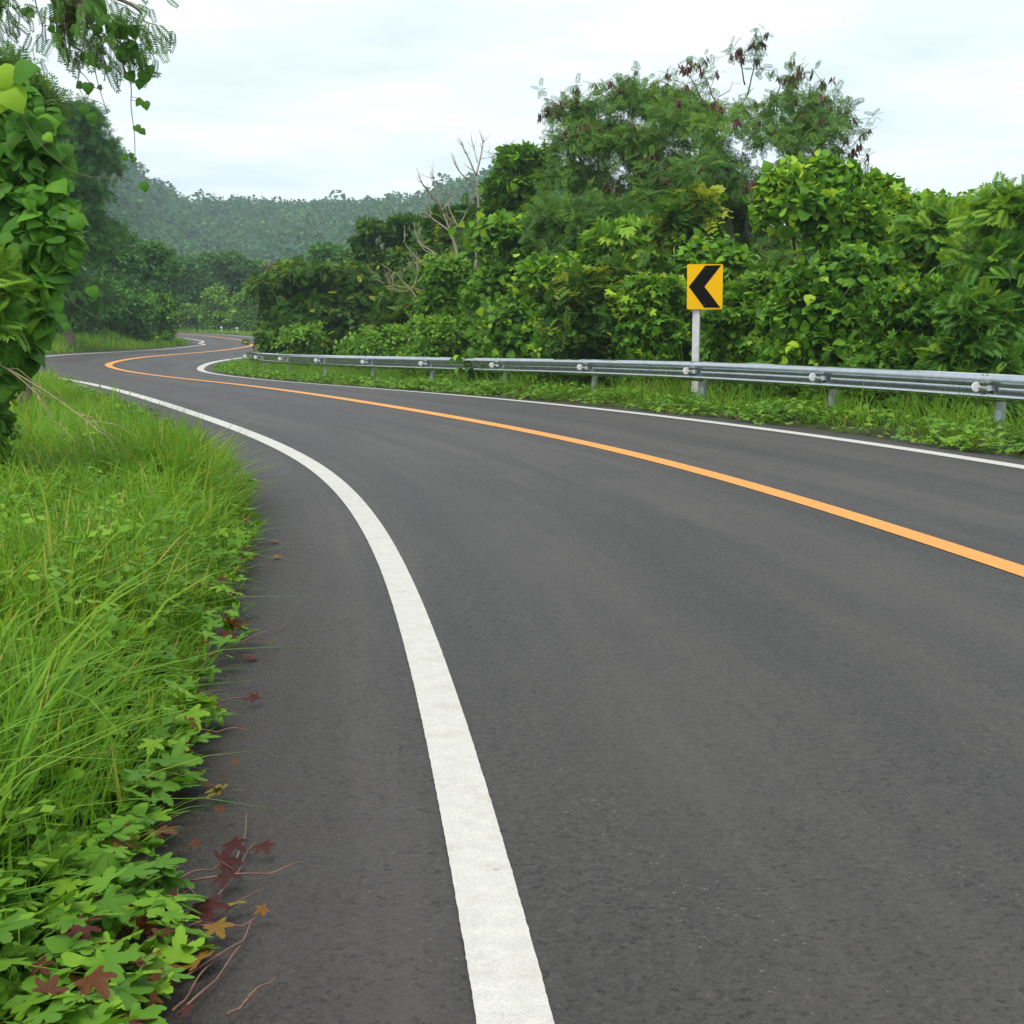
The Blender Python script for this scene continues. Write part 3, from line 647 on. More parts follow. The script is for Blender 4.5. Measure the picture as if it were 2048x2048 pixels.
plant('leucaena_tree', 'dense feathery tree with scattered brown pods, left of the tallest one', 'tree', 1255, 178, 350, 40, 'leuc', 'feather', .28, 8000, low=.28, k=60, cr=.135, tint=.55, dk=.85,
      extra=lambda *a: pods(*a, n=95, tall=[(1092, 215, 1140, 240, 40), (1122, 200, 1160, 230, 40), (1150, 195, 1180, 225, 40), (1262, 150, 1262, 195, 40), (1312, 165, 1300, 215, 40)]), **lk)
plant('leucaena_tree', 'lower feathery tree without pods in front of the pod trees', 'tree', 1165, 405, 290, 36, 'leuc', 'feather', .30, 5600, low=.15, k=34, cr=.2, tint=.42, dk=.8, **lk)
plant('leucaena_tree', 'low feathery thicket tree with bare thin stems right behind the sapling', 'tree', 1420, 360, 330, 38.5, 'leuc', 'feather', .30, 5200, low=.2, k=34, cr=.18, tint=.42, dk=.6, **lk)
plant('feathery_tree', 'dark feathery tree leaning over the left roadside behind the big-leaf vine', 'tree', 20, 95, 190, 20, 'leuc', 'feather', .26, 3800, low=.35, k=26, cr=.2, tint=.4, dk=.7, **lk)
plant('leucaena_tree', 'tall dark feathery tree beyond the left bend with sparse brown pods', 'tree', 128, 205, 230, 72, 'leuc', 'far', .42, 9500, low=.12, k=54, cr=.17, tint=.36, dk=.8, extra=lambda *a: pods(*a, n=34), **lk)
# ------------------------------------------------------------------ shrubs and vine heaps behind the guardrail, near to far
vk = dict(group='shrubs and vine heaps behind the guardrail', parts=('foliage', 'stem'))
plant('feathery_shrub', 'tall shrub of big feathery fronds at the right edge behind the guardrail', 'shrub', 2065, 395, 400, 21.0, 'mimosa', 'mimosa', .29, 5200, k=34, tint=.45, shoots=12, cr=.2, low=.05, droop=.2, tips=.5, **vk)
plant('feathery_shrub', 'mid-height feathery shrub filling between the yellowish vine heap and the right edge', 'shrub', 1890, 425, 230, 23.4, 'mimosa', 'mimosa', .28, 3600, k=28, tint=.5, shoots=12, cr=.19, low=.04, droop=.2, tips=.5, **vk)
plant('feathery_shrub', 'low feathery fronds by the last guardrail post on the right', 'shrub', 1960, 600, 190, 19.8, 'mimosa', 'mimosa', .25, 1700, k=18, tint=.45, droop=.15, **vk)
plant('vine_heap', 'tall heap of round-leaved vine climbing right of the sign, highest of the vines', 'vine', 1625, 322, 300, 25.4, 'heart', 'vine', .185, 6800, k=36, tint=.48, shoots=14, low=.03, tips=.6, cr=.19, **vk)
plant('vine_heap', 'round-leaved vine shoulder joined to the right side of the tallest vine', 'vine', 1735, 350, 200, 26.6, 'heart', 'vine', .18, 3800, k=30, tint=.45, shoots=12, low=.03, tips=.5, cr=.19, **vk)
plant('vine_heap', 'broad vine heap between the tall vine and the feathery shrub, with yellowish top', 'vine', 1800, 392, 330, 26.5, 'lobed', 'vine', .21, 5600, k=34, tint=.5, shoots=12, low=.03, tips=.5, cr=.2, **vk)
plant('vine_heap', 'bulging mid-height vine heap in front of the tall vine', 'vine', 1690, 505, 310, 22.8, 'heart', 'vine', .165, 5200, k=34, tint=.44, shoots=9, low=.02, cr=.2, depth=1.6, **vk)
plant('vine_heap', 'low tangle of mixed leaves right above the guardrail near its right end', 'vine', 1835, 560, 260, 21.2, 'lobed', 'vine', .17, 3400, k=26, tint=.42, low=.02, cr=.22, depth=1.4, **vk)
plant('vine_heap', 'pale lobed-leaf vine heap immediately right of the sign post', 'vine', 1520, 530, 220, 25.2, 'lobed', 'bright', .185, 3600, k=26, tint=.34, low=.02, cr=.22, depth=1.5, **vk)
plant('vine_heap', 'dark leafy vine heap directly behind the sign board', 'vine', 1425, 480, 230, 29.2, 'heart', 'vine', .185, 3600, k=26, tint=.4, low=.02, tips=.3, **vk)
plant('sapling', 'slender sapling with yellow-green top leaves behind the sign', 'sapling', 1375, 372, 105, 31.0, 'compound', 'dark', .34, 1000, k=16, shape='tree', low=.42, tint=.5, tips=1.1, cr=.13, shoots=3, droop=.6, upn=1.0, squash=.6)
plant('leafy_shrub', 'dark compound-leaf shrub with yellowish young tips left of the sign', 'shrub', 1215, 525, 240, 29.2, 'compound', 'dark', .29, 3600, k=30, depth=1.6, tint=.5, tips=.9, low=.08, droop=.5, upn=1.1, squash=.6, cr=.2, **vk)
plant('vine_heap', 'lobed-leaf vine heap between the dark shrub and the sign', 'vine', 1315, 560, 180, 28.0, 'lobed', 'vine', .19, 2700, k=22, tint=.45, low=.02, **vk)
plant('leafy_shrub', 'yellow-tipped shrub rising behind the dark compound-leaf shrub', 'shrub', 1240, 452, 230, 33.5, 'palm5', 'bright', .34, 2600, k=28, tint=.4, tips=.5, low=.05, **vk)
plant('vine_heap', 'round-leaved vine heap with bright crest, second clump from the dead trees', 'vine', 1085, 520, 230, 33.0, 'heart', 'vine', .20, 3600, k=28, tint=.5, tips=.5, low=.02, **vk)
plant('vine_heap', 'low leafy vine bank above the middle of the guardrail', 'vine', 1045, 625, 260, 32.6, 'heart2', 'vine', .17, 3400, k=26, tint=.46, low=.02, depth=1.6, **vk)
plant('vine_heap', 'low vine bank under the dark compound-leaf shrub', 'vine', 1150, 640, 170, 30.2, 'trifol', 'vine', .20, 1700, k=18, tint=.42, low=.02, depth=1.2, **vk)
plant('vine_heap', 'tall drape of heart-leaved vine right of the dead trees', 'vine', 1030, 432, 210, 37.5, 'heart', 'vine', .22, 3400, k=28, tint=.46, low=.04, tips=.3, **vk)
plant('leafy_shrub', 'conical bright green shrub in front of the dead trees', 'shrub', 890, 520, 170, 40.0, 'trifol', 'bright', .27, 2400, k=26, tint=.36, shape='cone', low=.03, **vk)
plant('vine_heap', 'bright low vine bank over the guardrail in front of the conical shrub', 'vine', 900, 642, 250, 37.2, 'trifol', 'bright', .22, 2800, k=26, tint=.42, low=.02, depth=1.8, **vk)
plant('vine_heap', 'sprawling bright bank beside the dark round tree near the guardrail end', 'vine', 775, 655, 210, 43.0, 'trifol', 'bright', .24, 2300, k=24, tint=.45, low=.02, depth=2.0, shoots=9, **vk)
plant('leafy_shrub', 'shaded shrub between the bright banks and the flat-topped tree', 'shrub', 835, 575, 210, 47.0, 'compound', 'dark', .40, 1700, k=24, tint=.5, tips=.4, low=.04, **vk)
plant('leafy_shrub', 'bushy shrub wrapping the foot of the dead trees', 'shrub', 955, 545, 200, 43.5, 'rhomb', 'vine', .22, 3200, k=26, tint=.4, low=.03, **vk)
# second row trees
plant('broadleaf_tree', 'bright green broadleaf tree left of the pod trees', 'tree', 1052, 300, 170, 48.0, 'palm5', 'vine', .36, 4200, k=36, tint=.42, shape='tree', low=.12, parts=TR, cr=.2, tips=.3)
plant('broadleaf_tree', 'leafy tree standing directly behind the dead trees', 'tree', 930, 425, 180, 56.0, 'compound', 'dark', .50, 3000, k=34, tint=.5, shape='tree', low=.1, parts=TR, cr=.2)
plant('broadleaf_tree', 'feathery-edged tree between the dead trees and the bright broadleaf tree', 'tree', 985, 450, 150, 52.0, 'leuc', 'feather', .40, 3000, k=30, tint=.4, shape='tree', low=.08, parts=TR, cr=.22)
plant('flat_topped_tree', 'dark flat-topped tree with a wide spreading crown against the hill', 'tree', 775, 440, 185, 64.0, 'slim', 'dark', .34, 6000, k=30, tint=.35, shape='flat', low=.62, parts=TR, cr=.17, squash=.45, droop=.1, upn=1.4, shoots=4, width=1.3)
plant('leafy_shrub', 'dark vine-hung shrub under the flat-topped tree', 'shrub', 815, 500, 130, 62.0, 'heart2', 'dark', .26, 3000, k=26, tint=.45, low=.03)
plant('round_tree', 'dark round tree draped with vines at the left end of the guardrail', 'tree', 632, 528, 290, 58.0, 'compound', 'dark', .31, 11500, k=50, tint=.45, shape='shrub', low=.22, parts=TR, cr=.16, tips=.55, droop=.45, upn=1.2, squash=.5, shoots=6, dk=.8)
plant('vine_drape', 'dark curtain of vine hanging round the trunk of the dark round tree', 'vine', 665, 612, 150, 57.0, 'heart2', 'dark', .24, 2600, k=24, tint=.5, low=.02, droop=.9, upn=.3)
plant('vine_drape', 'small leafy vine at the foot of the dark round tree above the guardrail end', 'vine', 600, 650, 110, 53.0, 'trifol', 'bright', .24, 700, k=14, tint=.35, low=.02)
plant('broadleaf_tree', 'yellow-green tree between the dark round tree and the flat-topped tree', 'tree', 745, 512, 150, 72.0, 'rhomb', 'bright', .24, 4200, k=30, tint=.3, shape='tree', low=.08, parts=TR)
plant('distant_tree', 'hazy bushy tree behind the dark round tree, right one of two', 'tree', 665, 488, 120, 112.0, 'rhomb', 'far', .30, 5200, k=30, tint=.45, shape='tree', low=.1, parts=TR)
plant('distant_tree', 'hazy bushy tree behind the dark round tree, left one with a brown dead side', 'tree', 580, 492, 95, 116.0, 'rhomb', 'far', .30, 4200, k=26, tint=.42, shape='tree', low=.1, parts=TR)
dbr = MB(); Qd = unproject(562, 500, 114.5); gd = tz(Qd[0], 114.5)
dt = thing('dead_tree', 'rust-brown dead bushy tree at the side of the hazy left tree', 'tree', (Qd[0], 114.5, gd))
for _ in range(14): dbr.tube(curve((0, 0, 0), (rng.normal() * .8, rng.normal() * .6, Qd[2] - gd - abs(rng.normal()) * 1.6), 0, 6, .03), np.linspace(.09, .02, 6), 4)
dbr.build('branches', M['pod'], dt)
df = MB(); c_ = np.array([0, 0, Qd[2] - gd - 1.6]); clump_leaves(df, c_, 1.3, 420, 'slim', .30); clump_leaves(df, c_ - (0, 0, 1.6), 1.2, 320, 'slim', .30); df.build('dry_leaves', M['pod'], dt)
# far side of the valley road
fk = dict(parts=TR, shape='tree', group='trees along the far bend')
for px, yt, w, Y, lab in ((352, 505, 95, 156, 'leftmost'), (402, 508, 100, 162, 'second'), (452, 506, 90, 158, 'third'), (500, 522, 85, 160, 'fourth'), (542, 548, 70, 150, 'rightmost')):
    plant('distant_tree', f'dark green tree in the row behind the far bend, {lab} from the left' if lab not in ('leftmost', 'rightmost') else f'dark green tree in the row behind the far bend, {lab} one', 'tree', px, yt, w, Y, 'rhomb', 'far', .40, 5600, k=34, tint=.40, low=.1, cr=.22, **fk)
for px, yt, w, Y, lab in ((430, 572, 70, 148, 'pale rounded bush under the dark trees beyond the far bend'), (485, 585, 70, 146, 'bush filling the gap left of the dark round tree'), (380, 610, 50, 150, 'small pale bush beside the first far guide post')):
    plant('distant_bush', lab, 'bush', px, yt, w, Y, 'rhomb', 'vine', .30, 2600, k=22, tint=.5, low=.05)
bk = dict(group='bushes on the far left bank', parts=('foliage', 'stem'))
for px, yt, w, Y, mt, lf, sz, n_, lab in ((300, 485, 120, 98, 'far', 'rhomb', .30, 6500, 'tall rounded bush at the end of the far left bank'), (238, 462, 110, 92, 'far', 'rhomb', .28, 6000, 'tall bush with thin pale stems right of the tall feathery tree'),
                                          (325, 590, 60, 90, 'vine', 'rhomb', .22, 2600, 'small drooping bush at the right end of the far left bank'), (262, 580, 95, 86, 'far', 'rhomb', .22, 3600, 'low bush on the far bank under the tall bushes'),
                                          (196, 560, 110, 84, 'far', 'rhomb', .22, 4200, 'low dark bush below the tall feathery tree'), (140, 545, 130, 80, 'far', 'rhomb', .22, 4600, 'low bush half hidden by the big-leaf vine'), (60, 470, 160, 82, 'far', 'rhomb', .26, 5200, 'tall bush hidden behind the big-leaf vine')):
    plant('bank_bush', lab, 'bush', px, yt, w, Y, lf, mt, sz, n_, k=30, tint=.42, low=.03, cr=.22, **bk)
# a few more trees behind the hedge so that it has depth from any side
for px, yt, w, Y, lab in ((1880, 400, 300, 33, 'leafy tree peeping over the vine heap between tall vine and feathery shrub'), (1750, 388, 170, 36, 'bushy tree whose top shows over the yellowish vine heap')):
    plant('broadleaf_tree', lab, 'tree', px, yt, w, Y, 'trifol', 'vine', .26, 3600, k=28, tint=.45, shape='shrub', low=.1, parts=TR, tips=.2)
# ------------------------------------------------------------------ bare dead trees
def bare(name, label, base_px, base_py, Y, limbs, r0, mat='dead'):
    B = unproject(base_px, base_py, Y); zg = tz(B[0], Y); o = np.array([B[0], Y, zg]); root = thing(name, label, 'tree', o)
    mb = MB(); tr = MB()
    for li, (pts, r) in enumerate(limbs):
        P = np.array([unproject(px, py, Y + dy) - o for px, py, dy in pts])
        t = np.linspace(0, len(P) - 1, 4 * len(P)); Ps = spline(P, t) if len(P) > 2 else np.stack([np.interp(t, [0, 1], P[:, q]) for q in range(3)], 1)
        if li == 0: Ps = np.vstack([[0, 0, -.1], Ps])
        (tr if li == 0 else mb).tube(Ps, np.linspace(r, r * .3, len(Ps)), 6)
        for q in range(6 if li else 3):
            i = rng.integers(len(Ps) // 2, len(Ps)); d = norm(Ps[min(i + 1, len(Ps) - 1)] - Ps[i - 1]); e = Ps[i] + norm(d + rng.normal(0, .55, 3) + UP * .35) * rng.uniform(.2, .6)
            mb.tube(curve(Ps[i], e, 0, 4, .05), np.linspace(r * .35, .005, 4), 4)
    tr.build('trunk', M[mat], root); mb.build('branches', M[mat], root)
bare('bare_tree', 'tall bare pale tree with upright twigs standing above the hedge', 948, 560, 50, [
    ([(948, 560, 0), (955, 500, 0), (957, 430, 0), (952, 350, 0)], .085), ([(952, 350, 0), (962, 310, .2), (968, 272, .3)], .04), ([(952, 352, 0), (938, 318, 0), (924, 290, -.3)], .035),
    ([(950, 362, 0), (925, 350, -.4), (906, 318, -.8)], .035), ([(957, 385, 0), (985, 352, .5), (1008, 305, .8)], .035), ([(990, 350, .5), (996, 325, .6), (984, 310, .4)], .02), ([(1010, 345, .7), (1016, 295, .9)], .015), ([(955, 325, .1), (945, 285, .2)], .018), ([(960, 318, .2), (985, 314, .2)], .014)], .08)
bare('bare_tree', 'lower forked bare pale tree with curved limbs beside the tall bare one', 918, 560, 47, [
    ([(918, 545, 0), (912, 500, 0), (900, 462, 0), (886, 425, 0)], .07), ([(886, 425, 0), (872, 400, -.2), (852, 378, -.4), (838, 352, -.5)], .04), ([(900, 462, 0), (876, 445, .3), (850, 426, .5)], .035),
    ([(902, 460, 0), (925, 440, -.3), (940, 405, -.5), (945, 380, -.6)], .035), ([(880, 412, 0), (870, 370, .1), (862, 345, .2)], .025), ([(884, 420, 0), (900, 402, .3), (905, 390, .4)], .02), ([(915, 450, 0), (900, 420, .3), (896, 395, .4)], .02), ([(862, 435, .4), (858, 405, .5)], .018)], .07)
bare('bare_tree', 'fallen-looking bare branch arching low in front of the flat-topped tree', 890, 600, 45, [
    ([(896, 560, 0), (888, 535, 0), (870, 527, 0), (840, 520, 0), (815, 495, 0), (808, 480, 0)], .03), ([(888, 525, 0), (868, 505, .2), (842, 488, .3), (833, 465, .4)], .03), ([(880, 515, .2), (850, 500, .4), (835, 480, .5)], .02)], .03)
bare('bare_tree', 'small bare fan of pale twigs over the shaded shrub', 832, 610, 42, [
    ([(834, 598, 0), (820, 578, 0), (805, 562, 0), (790, 545, 0)], .028), ([(822, 578, 0), (800, 582, .2), (776, 566, .4)], .02), ([(824, 578, 0), (832, 560, 0), (833, 530, .1)], .022), ([(815, 574, 0), (795, 572, .2), (775, 560, .3)], .018), ([(830, 565, 0), (836, 545, .1), (835, 528, .2)], .018), ([(826, 577, 0), (842, 580, .1), (850, 584, .2)], .018)], .03)
# ------------------------------------------------------------------ wooded hill
nT = 15000; u_ = rng.random(nT)
r_h = 235 + (760 - 235) * u_ ** .8; px_ = rng.uniform(-260, 2300, nT); x_ = (px_ - 1024) / FPX * r_h; y_ = r_h
keep = rng.random(nT) < np.where((px_ > -150) & (px_ < 1150), 1.0, .35); x_, y_ = x_[keep], y_[keep]
z_ = terrain(x_, y_); fw = MB(); tk = MB(); nT = len(x_)
patch_ = vnoise(x_, y_, .03, 77)
for i in range(nT):
    w = rng.uniform(2.6, 6.0) * (1.3 if rng.random() < .1 else 1); h = w * rng.uniform(.9, 1.5); d0 = y_[i]
    m_ = 64 if -200 < (1024 + FPX * x_[i] / y_[i]) < 1160 else 16
    d = rdir(m_); d[:, 2] = abs(d[:, 2]) * 1.15 - .25
    pos = np.array([x_[i], y_[i], z_[i] + h * .62]) + d * np.array([w * .6, w * .6, h * .5]) * rng.uniform(.6, 1.08, (m_, 1))
    scatter(fw, 'rhomb', pos, d + rng.normal(size=(m_, 3)) * .7 - UP * .2, d * 1.0 + UP * .7 + rng.normal(size=(m_, 3)) * .3, w * rng.uniform(.15, .30, m_), np.full(m_, min(.42 + rng.normal(0, .19) + .2 * patch_[i], .72)) + rng.normal(0, .08, m_), 1.2)
tag(fw.build('forest', M['hill']), 'hazy wooded hillside of mixed green trees behind the road', 'forest', kind='stuff')
# ------------------------------------------------------------------ grass, as blades
def blades(mb, pos, Lg, w, lean_, bend, tint):
    n = len(pos); a = 2.4 + 2.6 * vnoise(pos[:, 0], pos[:, 1], 2.4, 91) + rng.normal(0, 1.3, n); h = np.c_[np.cos(a), np.sin(a), np.zeros(n)]
    sd = np.c_[-np.sin(a), np.cos(a), np.zeros(n)]; tw = rng.normal(0, .7, n)[:, None]; sd = norm(sd + h * tw)
    t = np.array([0, .28, .56, .82, 1.0]); wd = np.array([.55, .5, .4, .24, 0])
    P = pos[:, None] + Lg[:, None, None] * (h[:, None] * (lean_[:, None] * t + bend[:, None] * t ** 2.2)[:, :, None] + UP * (t * (1 - .25 * lean_[:, None]) - .55 * bend[:, None] * t ** 2.4)[:, :, None])
    l = P - sd[:, None] * (w[:, None] * wd)[:, :, None]; r = P + sd[:, None] * (w[:, None] * wd)[:, :, None]
    V = np.empty((n, 9, 3)); V[:, 0:8:2] = l[:, :4]; V[:, 1:8:2] = r[:, :4]; V[:, 8] = P[:, 4]
    b = (np.arange(n) * 9)[:, None, None]
    F4 = np.array([[0, 1, 3, 2], [2, 3, 5, 4], [4, 5, 7, 6]])[None] + b; F3 = np.array([[6, 7, 8]])[None] + b
    mb.add(V.reshape(-1, 3), [F4.reshape(-1, 4), F3.reshape(-1, 3)], np.repeat(np.clip(tint, 0, 1), 9))
def grass_patch(mb, n, x0, x1, y0, y1, off0, off1, hgt, w, inside=None, tuft=.55, dry=.05, inside_p=None):
    x = rng.uniform(x0, x1, n); y = rng.uniform(y0, y1, n); _, off = nearest(np.c_[x, y])
    k = (off > off0) & (off < off1)
    if inside is not None: k &= inside(x, y)
    if inside_p is not None: k &= rng.random(n) < inside_p(x, y)
    dn = .5 + .5 * vnoise(x, y, 3.5, 41); k &= rng.random(n) < (1 - tuft) + tuft * np.clip(dn * 1.4, 0, 1)
    x, y, off = x[k], y[k], off[k]; m_ = len(x); z = terrain(x, y)
    e = np.minimum(off - off0, off1 - off); d = np.where(off < 0, off1 - off, off - off0)
    hh = hgt * rng.uniform(.55, 1.25, m_) * (.5 + .5 * sm(d, .0, .3)) * (.78 + .75 * vnoise(x, y, 2.6, 43) + .35 * vnoise(x, y, 7, 44))
    ti = .46 + rng.normal(0, .16, m_) + .3 * vnoise(x, y, 1.8, 47) + .2 * vnoise(x, y, 6, 48); ti = np.minimum(ti, .86)
    ti = np.where(rng.random(m_) < dry * (1 + 2.5 * np.clip(vnoise(x, y, .9, 51), 0, 1)), rng.uniform(.9, 1, m_), ti)
    blades(mb, np.c_[x, y, z - .02], np.maximum(hh, .06), w * rng.uniform(.7, 1.3, m_), rng.uniform(.05, .45, m_), np.abs(rng.normal(.42, .30, m_)), ti)
fr = lambda mg: (lambda x, y: (x > -y * .343 - mg) & (x < y * .343 + mg))
gm = MB()
grass_patch(gm, 56000, -3.2, 0, 2.0, 6.5, -8, AL + .02, .46, .0095, fr(.6), inside_p=lambda x, y: sm(y, 2.3, 4.2) * .65 + .35)
grass_patch(gm, 90000, -6, -1, 6.5, 13, -9, AL + .04, .56, .0115, fr(.8), dry=.05)
grass_patch(gm, 70000, -13, -2, 13, 30, -9, AL, .42, .014, fr(1.5))
grass_patch(gm, 9000, -26, -8, 30, 48, -9, AL, .45, .024, fr(2))
for n_, y0_, y1_, x0_ in ((900, 2.6, 5.5, -2.6), (3600, 5.5, 13, -6)):
    x = rng.uniform(x0_, 0, n_); y = rng.uniform(y0_, y1_, n_); _, of_ = nearest(np.c_[x, y]); k_ = (of_ < AL - .22) & fr(.6)(x, y); x, y = x[k_], y[k_]; m_ = len(x)
    blades(gm, np.c_[x, y, terrain(x, y)], rng.uniform(.45, .85, m_), rng.uniform(.010, .017, m_), rng.uniform(.15, .6, m_), rng.uniform(.45, 1.0, m_), rng.uniform(.45, .86, m_))
tag(gm.build('grass', M['grass']), 'long bright green grass on the near left verge', 'grass', kind='stuff')
gm = MB()
grass_patch(gm, 130000, -12, 10, 12, 56, ROFF - .6, ROFF + 1.9, .62, .012, fr(1.5), tuft=.8, dry=.03)
grass_patch(gm, 40000, -12, 10, 12, 56, AR + .25, ROFF, .34, .012, fr(1.5), tuft=.9, dry=.05)
tag(gm.build('grass', M['grass']), 'grass tufts growing under and behind the guardrail', 'grass', kind='stuff')
gm = MB()
grass_patch(gm, 52000, -32, -16, 50, 98, -11, AL - .1, .62, .030, None, tuft=.3, dry=.02)
tag(gm.build('grass', M['grass']), 'tall grass on the bank left of the far bend', 'grass', kind='stuff')
gm = MB()
grass_patch(gm, 26000, -52, -12, 92, 162, AR + .05, AR + 14, .45, .05, None, tuft=.3, dry=.02)
grass_patch(gm, 9000, -14, -5, 54, 95, AR + .05, AR + 5, .4, .03, None, tuft=.3)
tag(gm.build('grass', M['grass']), 'short verge grass beyond the far bend', 'grass', kind='stuff')
# ------------------------------------------------------------------ creeping ground cover with lobed leaves
def creeper(mb, stm, n, x0, x1, y0, y1, f, size, hmax, tpl, inside=None, red=.0):
    x = rng.uniform(x0, x1, n); y = rng.uniform(y0, y1, n); s, off = nearest(np.c_[x, y]); k = f(x, y, s, off)
    if inside is not None: k &= inside(x, y)
    x, y, off = x[k], y[k], off[k]; m_ = len(x); g_ = np.maximum(terrain(x, y), -9); edge = np.where(off < 0, AL - off, off - AR)
    onroad = edge < 0
    g_ = np.where(onroad, g_ + .075, g_)
    mound = .5 + .5 * vnoise(x, y, 4.5, 61)
    h = hmax * (.15 + .85 * rng.random(m_)) * (.5 + .7 * mound) * sm(edge, -.30, .25) + .02 + .035 * rng.random(m_)
    pos = np.c_[x, y, g_ + h]; a = rng.random(m_) * 2 * PI
    tip = np.c_[np.cos(a), np.sin(a), rng.normal(-.12, .25, m_)]
    ti = np.minimum(.48 + rng.normal(0, .19, m_) + .1 * vnoise(x, y, 3, 63), .84)
    ti = np.where((rng.random(m_) < red * np.where(edge < .03, 3.5, .12)), rng.uniform(.885, 1, m_) ** .5, ti)
    sz = size * rng.uniform(.55, 1.2, m_) * np.where(ti > .87, .72, 1)
    scatter(mb, tpl, pos, tip, UP + rng.normal(size=(m_, 3)) * .30, sz, ti)
    if stm is not None:
        b = pos - np.c_[np.cos(a), np.sin(a), np.zeros(m_)] * .02; q = b.copy(); q[:, :2] += rng.normal(0, .03, (m_, 2)); q[:, 2] = g_
        for i in np.where(~onroad)[0]: stm.tube([q[i], pos[i]], [.0022, .0014], 3, .62)
cm_ = MB()
red_ = lambda x, y, s, o: (o < AL + .22) & (o > AL + .0) & (rng.random(len(x)) < .25 + .9 * (vnoise(x, y, 6, 68) > .1))
edge_n = lambda s: .12 * vnoise(s, s * 0, 2.6, 71) + .08 * vnoise(s, s * 0, 7.0, 72)
creeper(cm_, cm_, 9500, -1.9, .2, 1.9, 5.2, lambda x, y, s, o: (o < AL + .20 - .15 * sm(y, 2.6, 3.5) + edge_n(s)) & (o > AL - 1.2 + .9 * sm(y, 3.2, 4.6)) & (rng.random(len(x)) < np.where(y < 3.6, .60, .5)), .088, .20, 'lobedn', fr(.35), .045)
creeper(cm_, None, 420, -1.6, .2, 1.9, 4.2, red_, .062, .05, 'lobedn', fr(.2), 1.0)
creeper(cm_, cm_, 900, -1.9, .2, 1.9, 5.0, lambda x, y, s, o: (o < AL + .05) & (o > AL - 1.2), .045, .22, 'heartn', fr(.3), .02)
creeper(cm_, cm_, 5200, -3.2, -.2, 5.2, 12, lambda x, y, s, o: (o < AL + .12 + edge_n(s)) & (o > AL - .16 - .5 * edge_n(s)) & (rng.random(len(x)) < .7), .085, .24, 'lobedn', fr(.3), .04)
creeper(cm_, cm_, 7000, -3.4, -.6, 3.0, 11, lambda x, y, s, o: (o < AL - .1) & (o > AL - 2.6) & (rng.random(len(x)) < .25 + .75 * (vnoise(x, y, 3, 64) > .15)), .075, .42, 'trifol', fr(.3), .02)
creeper(cm_, None, 9000, -12, -1, 12, 32, lambda x, y, s, o: (o < AL + .14 + edge_n(s)) & (o > AL - .5), .10, .26, 'lobed', fr(1), .05)
tag(cm_.build('undergrowth', M['creeper']), 'creeping plants with lobed leaves spilling over the left asphalt edge', 'ground cover', kind='stuff')
cm_ = MB()
creeper(cm_, None, 330000, -12, 9, 8, 62, lambda x, y, s, o: (o > AR - .16 - 1.1 * edge_n(s)) & (o < AR + 1.0) & (rng.random(len(x)) < np.clip(.45 + 1.6 * vnoise(x, y, 2.2, 66), .12, 1)), .10, .22, 'lobed', fr(1.5), .05)
tag(cm_.build('undergrowth', M['creeper']), 'low creeping lobed-leaf plants along the road edge below the guardrail', 'ground cover', kind='stuff')
# ------------------------------------------------------------------ runners and fallen leaves on the asphalt
def on_ground(px, py, up=.006):
    Y = 3.0
    for _ in range(30):
        P = unproject(px, py, Y); s, o = nearest(P[None, :2]); z = road_pt(s, o)[0, 2] + up
        Y = Y * (z / P[2]) if P[2] < -1e-3 else Y * 1.1
    P = unproject(px, py, Y); s, o = nearest(P[None, :2]); P[2] = road_pt(s, o)[0, 2] + up; return P
RUN = [  # pixels of the stem, leaves along it (pixel, size, tint), label
    ([(365, 1773), (484, 1762), (560, 1750), (602, 1739)], [], 'longest pale pink runner reaching farthest toward the white line'),
    ([(300, 1905), (380, 1868), (445, 1834), (528, 1793)], [(430, 1846, .055, .85), (475, 1806, .045, .95)], 'straight runner with two yellowish star leaves crossing the asphalt'),
    ([(338, 1850), (426, 1867), (480, 1860), (528, 1845)], [(532, 1815, .03, .8)], 'sagging brown runner below the yellow star leaves'),
    ([(333, 1975), (400, 1946), (457, 1915), (486, 1888), (503, 1856)], [(402, 1919, .07, .82)], 'hooked runner ending upward with an orange leaf by its base'),
    ([(346, 2040), (395, 1975), (435, 1919)], [], 'short dark runner steeply leaning beside the orange leaf'),
    ([(358, 2046), (425, 1975), (472, 1919), (482, 1910)], [(378, 2020, .03, .3)], 'long reddish runner parallel to the steep dark one'),
    ([(455, 2047), (505, 2003), (553, 1964)], [(508, 1992, .02, .6)], 'lone runner nearest the bottom of the picture'),
    ([(437, 1799), (470, 1765), (484, 1735), (512, 1697)], [(441, 1722, .07, .15), (522, 1687, .05, .4), (455, 1745, .06, .2)], 'runner carrying dark wine-red leaves'),
    ([(470, 1735), (488, 1690), (493, 1637)], [(460, 1683, .055, .1)], 'upright pinkish runner with one dark red leaf'),
    ([(360, 1768), (420, 1748), (470, 1735)], [(406, 1803, .085, .2), (350, 1806, .085, .35)], 'runner under the cluster of purple leaves'),
    ([(440, 1412), (495, 1400), (538, 1391)], [(515, 1391, .05, .3)], 'thin red runner with a curled red leaf higher up the verge'),
    ([(395, 1471), (450, 1468), (500, 1466)], [], 'short straight runner beneath the curled red leaf'),
    ([(460, 1295), (520, 1275), (583, 1250)], [(545, 1281, .045, 1.0)], 'slender runner topmost on the verge'),
    ([(380, 1614), (440, 1600), (495, 1588)], [(443, 1578, .06, .95)], 'runner with a yellow-green star leaf on its tip side'),
]
